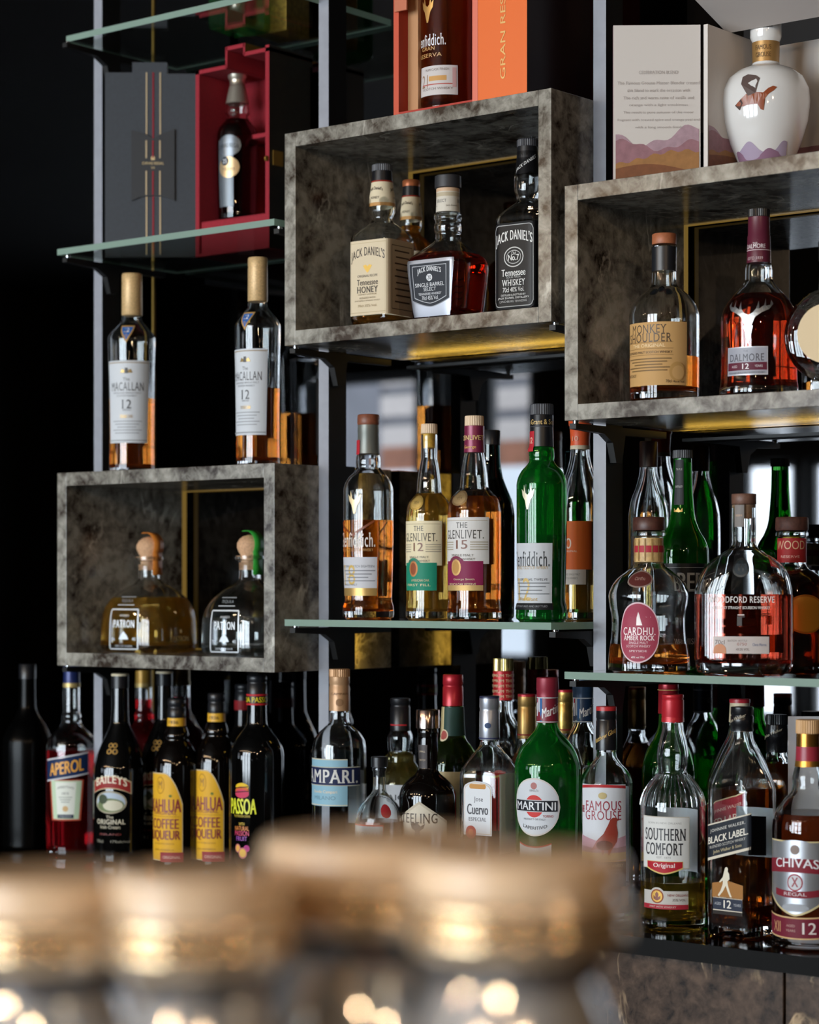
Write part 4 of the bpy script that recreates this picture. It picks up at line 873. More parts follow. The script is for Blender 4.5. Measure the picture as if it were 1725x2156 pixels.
def goldcap(c, l=AMBER):
    return dict(glass=CLEAR, liquid=(118, l), prof=[(86, 18), (100, 19), (118, 26), (140, 38), (162, 46), (180, 48), (400, 47), (408, 45)],
        caps=[('cap', [(0, 18), (1, 19.5), (5, 19.5)], REDCAP), ('cap_shell', [(5, 19.3), (22, 19.5), (23, 19), (28, 19), (29, 19.5), (84, 19.8), (88, 19)], c)], labels=[('neck_mark', [P(79, 82, 100, '#8a2a2a')], {'r': 20})])
bottle('whisky_bottle', 'whisky bottle with smooth gold capsule between the silver cap and maroon cap', 1110, 1461, 0.135, ZC, goldcap(GOLDCAP), rel=20, group='gold-capped bottles behind the green vermouth')
bottle('whisky_bottle', 'whisky bottle with crinkled gold capsule right of the green vermouth neck', 1190, 1452, 0.235, ZC, goldcap(plain('#c0a05a', .3, .85, grain=.3, scale=90, bump=.6), PALE), rel=20, group='gold-capped bottles behind the green vermouth', sh=.9)
def martini(c, capc, gl, l, full=True):
    stripe = ['#b5bcc4', '#2f5f96', '#b5bcc4', '#9a2438', '#b5bcc4', '#2f5f96']
    lab = [('neck_label', [P(41, 93, 140, capc)]+[P(41, 93, 5, stripe[i], dx=-32+i*5.5) for i in range(6)]+[P(41, 43, 140, '#c0c4c8'), P(91, 93, 140, '#c0c4c8'), T('Martini', 68, 20, 36, '#d8d4d2', dx=16, slope=.4), T('M', 66, 28, 20, '#d8dade', dx=-24)], {'lift': .0008})]
    if full:
        lab += [('label', [P(205, 325, 112, '#c9c2bc', shape='ellipse'), P(208, 322, 107, '#c8ccd2', shape='ellipse'), P(240, 286, 42, '#c23a38', shape='ellipse'), T('VERMOUTH', 231, 5, 20, '#3a3c42'), P(214, 228, 14, '#a8706e', shape='ellipse'), P(250, 275, 102, '#b9bbbf'), P(251.5, 273.5, 100, '#1b1c24'), T('MARTINI', 262.5, 17, 92, '#d3d5d9', bold=.03), T('TORINO', 283, 5, 22, '#a84a50', dx=30), T('PRODUCT OF ITALY', 290, 4, 50, '#7a7c82'), T("L'APERITIVO", 303, 7, 56, '#3a3c42', arc=-5)]),
                ('lower_label', [P(346, 440, 76, '#b5242c', dx=-2, shape='bow', k=-8), P(349, 440, 76, '#c3c3c4', dx=-2, shape='bow', k=-8), T('^ROSSO', 370, 9, 44, '#3a2c2c')])]
    bw = 1.0 if full else 0.75
    return dict(glass=gl, liquid=l, floor=.012, prof=[(88, 20), (98, 21), (108, 25), (124, 25+13*bw), (144, 54*bw), (165, 64*bw), (185, 69*bw), (210, 69.5*bw), (330, 67*bw), (480, 66*bw), (490, 63*bw)],
        caps=[('cap', [(0, 21), (1.5, 23), (26, 23.5), (28, 22.6), (40, 23)], plain(c, .4, .2)), ('neck_seal', [(40, 22), (94, 22.6)], plain(capc, .4))], labels=lab)
bottle('vermouth_bottle', 'bright green vermouth bottle with white oval label and maroon cap', 1153, 1426, 0.05, ZC, martini('#8a2536', '#7a2030', GREEN, (200, liquor('#3fc050', .16, '#18a838'))), rel=24)
bottle('vermouth_bottle', 'clear vermouth bottle with blue cap and striped neck behind the bird-label whisky', 1228, 1428, 0.12, ZC, martini('#27405c', '#1e3350', CLEAR, (190, PALE), False), rel=14, sh=.95)
bird = [(-30, -30), (-24, -26), (-14, -8), (0, 6), (10, 26), (14, 36), (20, 40), (27, 39), (33, 34), (28, 33), (27, 24), (30, 8), (28, -10), (16, -28), (12, -38), (9, -38), (10, -28), (2, -28), (0, -38), (-3, -38), (-4, -26), (-16, -26)]
bottle('whisky_bottle', 'whisky bottle with red grouse bird on a pale label and black capsule', 1277, 1487, 0.045, ZC,
       dict(glass=CLEAR, liquid=(372, liquor('#b8752c', .15)), floor=.012, prof=[(90, 20.5), (104, 22), (118, 30), (134, 44), (150, 53), (165, 56), (300, 56), (438, 56), (448, 54)],
            caps=[('cap', [(0, 20), (1, 21.5), (9, 21.5)], plain('#b52a2e', .35)), ('cap_shell', [(9, 21.3), (24, 21.5), (25, 20.8), (30, 20.8), (31, 21.5), (40, 21.5), (41, 22), (91, 22.5)], plain('#15161a', .3))],
            labels=[('label', [P(160, 318, 104, '#c9ccd2'), P(160, 166, 104, '#a82c30', shape='bow', k=3), T('^FAMOUS', 204, 20, 80, '#8e2436', bold=.01), T('^GROUSE', 224, 19, 80, '#8e2436', bold=0), T('^THE', 212, 14, 8, '#8e2436', dx=-48), P(176, 190, 18, '#b9a878', shape='ellipse'), P(280, 318, 104, '#b58f9c', shape='tent', k=-14), P(292, 318, 104, '#8f6a72', shape='bow', k=-4), P(302, 318, 104, '#a58a5c', shape='bow', k=-2),
                               G(bird, 268, '#8a3428', dx=2, sc=1.0), P(276, 296, 34, '#5a2a28', dx=4, shape='ellipse'), P(318, 372, 104, '#15161a'), P(318, 320, 104, '#b9985a', metal=.4), T('BLENDED SCOTCH WHISKY', 328, 7, 90, '#a89a7a')]+LINES(336, 4, 6, 76, '#55534e', h=2)),
                    ('back_label', [P(170, 370, 60, '#a9acb2')], {'rot': 150}), ('neck_mark', [T('Matthew Gloag', 62, 14, 56, '#b89858', slope=.5)], {'r': 22.6})]), rel=8)
bottle('whiskey_bottle', 'tall green bottle with red lettered capsule behind the ribbed-shoulder whiskey', 1408, 1440, 0.16, ZC,
       dict(glass=GREEN2, liquid=(180, liquor('#1a5a1c', .2)), prof=[(66, 20), (90, 21), (120, 30), (150, 46), (180, 54), (200, 56), (500, 55), (510, 53)], caps=[('cap', [(0, 19), (1, 21), (14, 21.5), (15, 21), (66, 22)], REDCAP)], labels=[('neck_mark', [P(12, 14, 130, '#c2a060')], {'r': 22.4})]), rel=10)
def soco():
    def flutes(root, H, kv, kh, R):
        b = MB(); n = 34
        for j in range(n):
            a = 2*math.pi*j/n; pts = []
            for i in range(9):
                y = 172+i*8.2; z = H-y*kv; r = R(z)[0]+0.0002; pts.append((r*math.sin(a), -r*math.cos(a), z))
            b.tube(pts, 0.0011, CLEAR, 6)
        b.build('flutes', root)
    k_ = '#27272c'
    return dict(glass=CLEAR, liquid=(400, liquor('#d8b040', .12)), floor=.014, wall=.0035, extra=[flutes],
        prof=[(57, 21.5), (64, 22), (76, 23), (100, 29), (130, 33.5), (150, 32), (166, 30), (174, 34), (190, 48), (208, 60), (225, 66), (240, 68), (300, 68), (420, 67.5), (470, 68), (496, 67), (503, 64)],
        caps=[('cap', [(0, 22), (1.5, 23), (8, 23), (9, 22), (11, 22), (12, 23.3), (47, 23.6), (49, 23), (51, 23.8), (59, 23.8)], plain('#b5222e', .35, .2))],
        labels=[('back_label', [P(250, 386, 120, '#b4b7ba')], {'rot': 180, 'lift': -0.006}),
                ('label', [P(257, 368, 110, '#b9b3a6'), P(259, 366, 107, '#cfcfcc'), T('BORN IN NEW ORLEANS', 271, 4, 74, '#8a8a88'), T('^SOUTHERN', 295, 26, 92, k_, bold=.02), T('^COMFORT', 326, 26, 84, k_, bold=.02, dx=-2), T('EST. 1874', 344, 4, 30, '#8a8a88'), P(352, 380, 80, '#c9b06a', shape='shield', k=12), P(353, 377, 78, '#a8212c', shape='shield', k=12), T('Original', 362, 12, 46, '#e2d4d0', bold=.02)]),
                ('lower_label', [P(415, 452, 104, '#b9b5ae'), P(408, 440, 34, '#b9b5ae', dx=-15, shape='ellipse'), P(444, 454, 104, '#9c2733'), P(412, 442, 30, '#8a4a2c', dx=-15, shape='ellipse'), P(415, 439, 24, '#c9a050', dx=-15, shape='ellipse', metal=.4), G([(-2, -9), (-8, -5), (-8, 2), (-3, -2), (-4, 5), (0, 10), (4, 5), (3, -2), (8, 2), (8, -5), (2, -9)], 427, '#7a3a20', dx=-15), T('NEW ORLEANS', 424, 5, 44, '#8a3a3c', dx=30), T('35% VOL', 434, 5, 28, '#6a5a54', dx=32), T('SPIRIT WITH WHISKEY', 449, 4, 60, '#d0b0a8', dx=-4)])])
bottle('whiskey_bottle', 'clear ribbed-shoulder whiskey bottle with white label and red scroll and red cap', 1417, 1462, 0.04, ZC, soco(), rel=16)
walker = [(-2, 34), (3, 36), (6, 32), (5, 26), (9, 20), (10, 8), (4, 2), (6, -8), (10, -20), (16, -34), (11, -34), (4, -20), (0, -8), (-8, -22), (-18, -34), (-22, -32), (-14, -20), (-8, -4), (-8, 4), (-16, -2), (-18, 0), (-8, 12), (-5, 24)]
def walkers(kind):
    bk = '#20242c'; cr = '#cfc6b4'
    prof = [(50, 22), (60, 23), (84, 27, 2.4), (112, 37, 4), (144, 47, 6), (170, 53.5, 8), (182, 55, 9), (480, 55, 9), (490, 54, 9), (497, 51, 9)]
    if kind == 'black':
        lab = [('label', [P(240, 318, 112, cr, slope=.30), P(243, 312, 112, bk, slope=.30, rough=.35), T('^JOHNNIE WALKER.', 257, 9, 86, '#b9b6ae', slope=.30), T('BLACK LABEL.', 276, 15, 98, '#d8d2c4', slope=.30, bold=.03), T('BLENDED SCOTCH WHISKY', 291, 6, 88, '#b9b6ae', slope=.30, bold=.03), T('John Walker & Sons', 304, 9, 70, '#a99a74', slope=.30)]),
               ('side_label', [P(232, 316, 60, '#0b0b0d', dx=-24, slope=-.1, rough=.3)], {'rot': 90}),
               ('figure', [P(372, 410, 76, '#9a6a34', shape='tent', k=8), G(walker, 376, '#d6cdb8', dx=-4, sc=.92)]),
               ('age_label', [P(408, 446, 72, cr), P(411, 436, 72, '#2a3040'), T('AGED', 423, 6, 16, '#a9abae', dx=-24), T('12', 423, 17, 18, '#e0dcd0', bold=.03), T('YEARS', 423, 6, 18, '#a9abae', dx=24), P(438, 446, 72, '#2a2420')]),
               ('back_label', [P(222, 330, 96, '#a9acb0')], {'rot': 180})]
        caps = [('cap', [(0, 22), (1, 23.5), (16, 24), (17, 23), (20, 23), (21, 24), (38, 24.5), (39, 23.5), (52, 24)], plain('#141518', .28))]
        liq = (428, liquor('#b8601c', .15, '#6a2c0a'))
        lab.append(('neck_mark', [T('John Walker', 26, 10, 44, '#a9a08c', slope=.4)], {'r': 24.6}))
    else:
        lab = [('label', [P(216, 310, 112, '#c9b58c', slope=.30), P(219, 306, 112, '#9c2430', slope=.30), T('JOHNNIE WALKER', 240, 10, 86, '#cfae9c', slope=.3), T('RED LABEL', 264, 16, 90, '#d8c0ac', slope=.3, bold=.03)])]
        caps = [('cap', [(0, 21), (1, 23), (9, 23)], plain('#b02a36', .35)), ('neck_seal', [(9, 22), (52, 24)], CREAM)]
        liq = (200, AMBER)
    return dict(glass=CLEAR, liquid=liq, prof=prof, caps=caps, labels=lab, wall=.003, floor=.014)
bottle('whisky_bottle', 'square whisky bottle with slanted black label and striding figure', 1563, 1488, 0.04, ZC, walkers('black'), rel=33, group='square slanted-label whisky bottles')
bottle('whisky_bottle', 'square whisky bottle with slanted red label seen through the black-label one', 1558, 1471, 0.135, ZC, walkers('red'), rel=33, group='square slanted-label whisky bottles', sh=.95)
bottle('whisky_bottle', 'amber whisky bottle with ribbed black cap between the black-label and silver-label bottles', 1636, 1504, 0.225, ZC,
       dict(glass=CLEAR, liquid=(110, AMBER), prof=[(82, 21), (92, 22), (108, 30, 2.5), (130, 40, 4), (150, 44, 7), (440, 44, 8), (450, 42, 8)],
            caps=[('cap', [(0, 21), (1, 22), (22, 22.5), (23, 22)], BLKCAP, 30), ('neck_seal', [(23, 23), (40, 25), (56, 24), (58, 22.5), (84, 23)], plain('#15161a', .25))], labels=[('neck_mark', [T('John Walker', 42, 9, 40, '#a9a08c', slope=.5)], {'lift': .001, 'r': 25.4})]), rel=20)
def chivas():
    sv = '#b5b8be'; mr = '#7c2430'
    return dict(glass=CLEAR, liquid=(196, liquor('#a8481c', .16, '#5a1a08')), floor=.014,
        prof=[(58, 24), (70, 24), (86, 25), (104, 29), (122, 33), (140, 33), (152, 36), (170, 52), (190, 66), (210, 73), (232, 75), (400, 75), (462, 74.5), (474, 72)],
        caps=[('cap', [(0, 24), (1, 25.5), (28, 26), (29, 25)], plain('#c9a070', .5), 32), ('cap_ring', [(29, 24.5), (56, 24.8)], plain('#b8803c', .25, .9)), ('neck_seal', [(56, 25), (86, 26)], plain('#9a2c3c', .35)), ('neck_band', [(86, 26.2), (98, 28)], plain('#c08a3c', .3, .8))],
        labels=[('label', [P(248, 404, 152, '#c9b98c', shape='shield', k=40), P(251, 400, 148, sv, shape='shield', k=40, metal=.75, rough=.32), P(246, 290, 96, '#b5b8be', shape='arch', k=20, metal=.7, rough=.35), P(284, 313, 160, mr, shape='bow', k=6), T('CHIVAS', 296, 19, 100, '#dcdce0', arc=3, bold=.03),
                           P(256, 276, 20, '#8a7c74', shape='ellipse'), P(316, 352, 34, '#8e3038', shape='ellipse', metal=.2), P(319, 349, 29, '#c3c6cb', shape='ellipse'), T('X', 333, 20, 14, '#8e3038', bold=.04), P(352, 366, 100, mr, shape='bow', k=-4), T('REGAL', 358, 7, 50, '#cfc3c6'), P(378, 394, 60, '#9fa3aa', shape='ellipse')]),
                ('lower_label', [P(406, 452, 170, '#c9a878', shape='bow', k=-5), P(409, 449, 170, '#6c2030', shape='bow', k=-5), T('XII', 428, 22, 24, '#c49a6a', dx=-48, bold=0), T('AGED', 424, 5, 20, '#b08a80', dx=-10), T('YEARS', 434, 5, 22, '#b08a80', dx=-10), T('12', 428, 24, 28, '#d8ccc8', dx=30, bold=.02)])])
bottle('whisky_bottle', 'whisky bottle with silver and maroon crest label and ribbed tan cap, front right', 1702, 1515, 0.025, ZC, chivas(), rel=21)
b = MB(); b.box(-0.001, 0.0, -0.022, 0.022, 0, 0.2, plain('#b9b8bc', .6))
o = b.build('paper_card', None, smooth=False); c_ = at(1706, 1600, 0.13); o.location = (c_.x, 0.13, ZC); o.rotation_euler = (0.0, 0, math.radians(-52))
o.scale = (1, 1.25, (CZ-(1505-YH)*tat(1706, .16)/F-ZC)/0.2)
tag(o, 'plain white paper card standing behind the silver-label whisky', 'card')

# ------------------------------------------------------------------------------- gift boxes
# opened black and red box on the upper-left glass shelf
def gift_red():
    y0 = 0.16; x0, x1 = xat(412, y0), xat(567, y0); W = x1-x0; Hh = 0.285; dp = 0.1
    r = empty('gift_box', ((x0+x1)/2, y0, SHB+0.0005)); tag(r, 'opened black gift box lined in red velvet on the upper-left glass shelf', 'gift box')
    h = W/2; th = 0.008
    velvet = plain('#8e1626', 0.85, grain=.15, scale=400, bump=.2); blk = plain('#141518', 0.55); gold = plain('#b08a40', .4, .8)
    side = plain('#1b1810', .5, grain=.3, scale=120)
    b = MB()
    b.box(-h, -h+th, 0, dp, 0, Hh, velvet, {0: blk}); b.box(h-th, h, 0, dp, 0, Hh+0.018, velvet, {1: side, 2: velvet}); b.box(-h, h, dp-0.006, dp, 0, Hh, velvet, {3: blk})
    b.box(-h+th, h-th, 0, dp-0.006, 0, 0.004, velvet, {4: plain('#6a1020', .7)}); b.build('case', r, smooth=False)
    b = MB(); b.box(-h+th, h-th, 0.004, dp-0.006, 0.004, 0.047, velvet); b.build('velvet_base', r, smooth=False, bevel=.002)
    b = MB(); b.box(-h+th, h-th, 0.045, dp-0.006, 0.175, 0.182, velvet); b.build('neck_rest', r, smooth=False, bevel=.001)
    # stepped top
    b = MB()
    st = [(-h, -0.012, Hh), (-0.012, 0.026, Hh+0.028), (0.026, h, Hh+0.014)]
    for a, c, z in st: b.box(a, c, 0, dp, z-0.006, z, velvet, {5: blk})
    b.box(-0.014, -0.010, 0, dp, Hh-0.004, Hh+0.028, velvet); b.box(0.024, 0.028, 0, dp, Hh+0.010, Hh+0.028, velvet, {1: gold}); b.build('stepped_top', r, smooth=False)
    b = MB(); b.box(h, h+0.0015, 0.008, 0.03, Hh*0.42, Hh*0.5, gold); b.lathe([(0.004, 0), (0.004, 0.003)], gold, 14, ax=(h-0.003, -0.002)); b.v[-28:] = [(h-0.004+(z), y-0.001, Hh*0.45+(x-h+0.003)) for x, y, z in b.v[-28:]]; b.build('clasp', r, smooth=False)
    # door, swung towards the lens
    dw = 0.1435; d_ = empty('door_pivot'); bpy.data.objects.remove(d_)
    ang = PSI
    def rot(x, y, z): return (-h+x*math.cos(ang)-y*math.sin(ang), 0.001+x*math.sin(ang)+y*math.cos(ang), z)
    b = MB(); zt = Hh+0.012
    prof = [(-dw, 0), (0, 0), (0, Hh-0.004), (-dw*0.32, Hh-0.004), (-dw*0.32, Hh+0.014), (-dw*0.70, Hh+0.014), (-dw*0.70, Hh-0.002), (-dw, Hh-0.002)]
    b.prism(prof, 0, 0.02, plain('#2c323a', .6, grain=.1, scale=200), plain('#101113', .5)); b.v = [rot(*q) for q in b.v]; dr = b.build('door', r, smooth=False)
    b = MB()
    for px_, col in ((-0.078, '#b7a98c'), (-0.0675, '#8e2032'), (-0.0565, '#b7a98c')):
        b.box(px_-0.0011, px_+0.0011, -0.0008, 0, 0.004, Hh-0.002, plain(col, .35, .5))
    b.v = [rot(*q) for q in b.v]; b.build('stripes', dr, smooth=False)
    b = MB(); cx_ = -0.0675; cz = Hh*0.475
    po = [(cx_-0.034, cz-0.055), (cx_-0.02, cz-0.049), (cx_, cz-0.047), (cx_+0.02, cz-0.049), (cx_+0.034, cz-0.055), (cx_+0.034, cz+0.058), (cx_+0.012, cz+0.05), (cx_, cz+0.043), (cx_-0.012, cz+0.05), (cx_-0.034, cz+0.056)]
    b.prism(po, -0.0035, -0.0009, plain('#202328', .55)); b.v = [rot(*q) for q in b.v]; b.build('flap', dr, smooth=False)
    b = MB()
    for px_, col in ((-0.078, '#b7a98c'), (-0.0675, '#8e2032'), (-0.0565, '#b7a98c')):
        b.box(px_-0.0011, px_+0.0011, -0.0042, -0.0036, cz-0.046, cz-0.008, plain(col, .35, .5)); b.box(px_-0.0011, px_+0.0011, -0.0042, -0.0036, cz+0.012, cz+0.04, plain(col, .35, .5))
    for st_, z_, hh, ww in (('CHIVAS REGAL', cz+0.004, 0.0045, 0.034), ('25', cz-0.003, 0.003, 0.006)):
        tv, tf = text_mesh(st_, .02); b.add([(cx_+a*ww, -0.004, z_+c*hh) for a, c in tv], tf, plain('#cdb98c', .4, .4))
    b.add([(cx_-0.003, -0.004, cz+0.009), (cx_+0.003, -0.004, cz+0.009), (cx_+0.003, -0.004, cz+0.014), (cx_, -0.004, cz+0.016), (cx_-0.003, -0.004, cz+0.014)], [(0, 1, 2, 3, 4)], plain('#cdb98c', .4, .4))
    b.v = [rot(*q) for q in b.v]; NO_NORMAL.add('flap_mark'); b.build('flap_mark', dr, smooth=False)
gift_red()
bottle('whisky_bottle', 'dark whisky bottle with silver foil crest inside the red velvet gift box', 500, 142, 0.205, SHB+0.0475,
       dict(glass=CLEAR, liquid=(112, liquor('#5a1c14', .1, '#2a0806')), prof=[(52, 19), (60, 20), (78, 24), (96, 26), (104, 22), (112, 25), (128, 38), (144, 43), (165, 43.5), (320, 40), (328, 38)],
            caps=[('stopper', [(0, 17), (2, 20), (22, 20), (26, 17), (30, 16), (40, 16), (42, 17)], plain('#b9b2a4', .3, .8, grain=.2)), ('neck_seal', [(42, 17), (60, 21), (78, 24.6)], plain('#9a9388', .35, .6))],
            labels=[('label', [P(160, 300, 38, '#6c747c', metal=.6, rough=.4, dx=-8), P(150, 195, 54, '#7f8a96', metal=.8, rough=.3, shape='ellipse'), T('CHIVAS REGAL', 176, 9, 50, '#26303a', arc=4), P(196, 240, 48, '#c8b08a', metal=.6, rough=.3, shape='ellipse'), P(196, 214, 18, '#2a3440', dx=-8, shape='ellipse'), T('25', 205, 9, 10, '#d8dade', dx=-8), T('YEARS', 222, 6, 28, '#3a4048')])]), rel=26)
# green square bottle and gold carton on the top shelf: only their feet show, through the glass
x_, y_ = xat(505, .15), 0.15
r = empty('gin_bottle', (x_, y_, SHA+.0005), math.radians(8)); tag(r, 'square green glass bottle seen from below through the top glass shelf', 'bottle')
b = MB(); hh_ = 0.036
b.box(-hh_, hh_, -hh_, hh_, 0, 0.2, glass('#4a9a60', 0, 1.5, body=.12)); b.build('glass_body', r, smooth=False, bevel=.006)
b = MB(); b.lathe([(0.014, 0.2), (0.014, 0.27)], REDCAP, 24); b.build('cap', r)
o = slab('gold_carton', -0.03, 0.03, -0.03, 0.03, 0, 0.25, plain('#a8883c', .35, .6, grain=.4, scale=160), .001)
o.location = (xat(590, .21), 0.215, SHA+.0005); o.rotation_euler = (0, 0, .1); tag(o, 'gold textured carton seen through the top glass shelf', 'carton')

# orange presentation box on the middle marble box
def gift_orange():
    z = B2[1]+.0005; y0 = 0.004; xa, xb, xc = xat(829, y0), xat(1006, y0), xat(1110, y0)
    r = empty('gift_box', ((xa+xb)/2, y0, z)); tag(r, 'tall orange presentation box on the middle marble box', 'gift box')
    org = plain('#e0661c', .5); red = plain('#a82a14', .55); dk = plain('#1c0605', .4); tan = plain('#b5845a', .5)
    W = xb-xa; h = W/2; th = .009; Hh = .33; dp = .125
    b = MB()
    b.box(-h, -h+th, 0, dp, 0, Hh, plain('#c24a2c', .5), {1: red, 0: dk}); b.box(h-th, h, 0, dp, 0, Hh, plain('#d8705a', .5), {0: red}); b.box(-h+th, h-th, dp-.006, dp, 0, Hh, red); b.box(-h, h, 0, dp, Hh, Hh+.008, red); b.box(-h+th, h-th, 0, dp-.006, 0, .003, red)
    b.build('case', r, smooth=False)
    b = MB(); b.box(-h+th, -h+th+.018, .02, dp-.006, .003, Hh, tan); b.build('inner_lining', r, smooth=False)
    b = MB(); b.box(-h+.004, -h+.026, -.004, -.0005, .14, .18, plain('#b9694a', .5)); b.build('clasp', r, smooth=False, bevel=.001)
    w2 = xc-xb
    b = MB(); b.box(h+.0005, h+w2, 0, dp+.02, 0, Hh+.008, dk, {2: org, 0: red}); cv = b.build('cover', r, smooth=False); cv['label'] = 'orange inner cover lettered in gold'
    b = MB()
    tv, tf = text_mesh('GRAN RESERVA', .0)
    L_ = .165; b.add([(h+w2*.52-c*.0085, -.0006, .023+L_/2+a*L_) for a, c in tv], tf, plain('#d8b070', .4, .5)); NO_NORMAL.add('cover_lettering'); b.build('cover_lettering', cv, smooth=False)
gift_orange()
bottle('whisky_bottle', 'tall amber whisky bottle with small white label in the orange box', 940, -205, 0.06, B2[1]+.0035,
       dict(glass=CLEAR, liquid=(150, liquor('#d8782c', .2, '#a84a12')), floor=.012, prof=[(22, 22), (82, 23), (100, 27), (111, 26), (132, 44), (160, 55), (240, 56), (345, 55), (400, 56), (428, 56), (436, 53)],
            caps=[('cap', [(0, 21), (2, 23), (22, 22)], WOODCAP), ('neck_seal', [(22, 22.6), (82, 24)], plain('#7a3020', .4))],
            labels=[('label', [P(345, 405, 92, '#c8c2c0'), T('21', 375, 26, 18, '#8a6a50', dx=-30, bold=0), P(366, 376, 40, '#c8985a', dx=2), P(382, 384, 74, '#b04a40'), T('RUM CASK FINISH', 353, 5, 54, '#7a6a66'), T('SCOTCH WHISKY', 392, 5, 70, '#7a6a66'), P(350, 390, 8, '#c8a0a0', dx=38)]),
                    ('painted_name', [T('^Glenfiddich.', 292, 24, 84, '#e2dcd6', dx=-22, bold=.01), T('GRAN', 309, 8, 36, '#c89a5a', dx=-22, bold=0), T('RESERVA', 323, 8, 64, '#c89a5a', dx=-20, bold=0)]),
                    ('emblem', [G([(-2, -26), (-8, -4), (-14, 4), (-16, 20), (-10, 12), (-9, 28), (-5, 10), (0, 6), (5, 10), (9, 28), (10, 12), (16, 20), (14, 4), (8, -4), (2, -26)], 230, '#d8a860', dx=-22, metal=.6)])]), rel=22)

# white box with landscape and the white jug
def gift_white():
    z = B3[1]+.0005; yd = 0.095
    xh = xat(1482, yd); t0 = tat(1482, yd); dw = (1480-1290)*t0/F
    Hh = (CZ-(52-YH)*t0/F)-z
    r = empty('gift_box', (xh, yd, z)); tag(r, 'opened white gift box printed with purple hills holding a white jug', 'gift box')
    wh = plain('#cfc8c2', .6); edge = plain('#5a2c3c', .5); W = .235; dp = .165; th = .006
    def scene(mb, f, w0, w1, hgt, off):
        """sky paper stays bare; hills, moor and a block of small text printed on it. f maps (s, z) to a point"""
        def strip(fn0, fn1, col):
            n = 24; vs_ = []
            for i in range(n+1):
                s = w0+(w1-w0)*i/n; u = i/n; vs_ += [f(s, fn0(u)*hgt, off[0]), f(s, fn1(u)*hgt, off[0])]
            mb.add(vs_, [(2*i, 2*i+2, 2*i+3, 2*i+1) for i in range(n)], plain(col, .6, grain=.12, scale=120)); off[0] += .00012
        strip(lambda u: .0, lambda u: .30+.06*math.sin(3+u*5)+.02*math.sin(u*17), '#a78a94')
        strip(lambda u: .0, lambda u: .24+.03*math.sin(1+u*7)+.012*math.sin(u*23), '#946a72')
        strip(lambda u: .0, lambda u: .16+.045*math.sin(5.2+u*3.2)+.01*math.sin(u*31), '#9c6e40')
        strip(lambda u: .0, lambda u: .09+.03*math.sin(u*4), '#7a4a2c')
    ang = PSI-.03
    def dmap(x, y, q): return (x*math.cos(ang)-y*math.sin(ang), x*math.sin(ang)+y*math.cos(ang), q)
    b = MB(); b.box(-dw, -.004, 0, .012, 0, Hh, wh, {0: edge, 5: edge, 3: edge}); b.v = [dmap(*q) for q in b.v]; dr = b.build('door', r, smooth=False)
    b = MB(); off = [.0004]; scene(b, lambda s, q, o: dmap(s, -o, q), -dw+.003, -.006, Hh, off)
    for i, (st_, ww) in enumerate((('CELEBRATION BLEND', .05), ('The Famous Grouse Master Blender created', .105), ('this blend to mark the occasion with', .08), ('The rich and warm taste of vanilla and', .09), ('orange with a light smokiness', .075), ('The result is pure autumn of the moor', .09), ('fragrant with toasted spice and orange peel and', .105), ('with a long smooth finish', .06))):
        tv, tf = text_mesh(st_, .0); b.add([dmap(-dw/2+a*ww, -.0007, Hh*.70-i*.0095-(.004 if i else 0)+c*.0042) for a, c in tv], tf, plain('#aaa29e', .6))
    NO_NORMAL.add('printed_landscape'); b.build('printed_landscape', dr, smooth=False)
    b = MB()
    b.box(0, W, dp-th, dp, 0, Hh, wh, {3: edge}); b.box(0, th, 0, dp-th, 0, Hh, wh, {0: edge}); b.box(W-th, W, 0, dp-th, 0, Hh, wh, {1: edge}); b.box(th, W-th, 0, dp-th, 0, .02, plain('#8a5a3c', .6)); b.build('case', r, smooth=False)
    b = MB(); off = [.0004]; scene(b, lambda s, q, o: (s, dp-th-o, .02+q), th, W-th, Hh-.03, off); off = [.0004]; scene(b, lambda s, q, o: (th+o, s, .02+q), .002, dp-th, Hh-.03, off); b.build('printed_landscape', r, smooth=False)
    # lid flap, raised over the front
    b = MB(); b.add([(0, dp*.35, Hh), (W, dp*.35, Hh), (W, -.11, Hh+.06), (0, -.07, Hh+.045)], [(0, 1, 2, 3)], plain('#b9b2ae', .6)); o = b.build('lid', r, smooth=False); md = o.modifiers.new('thick', 'SOLIDIFY'); md.thickness = .005
    return Hh
gift_white()
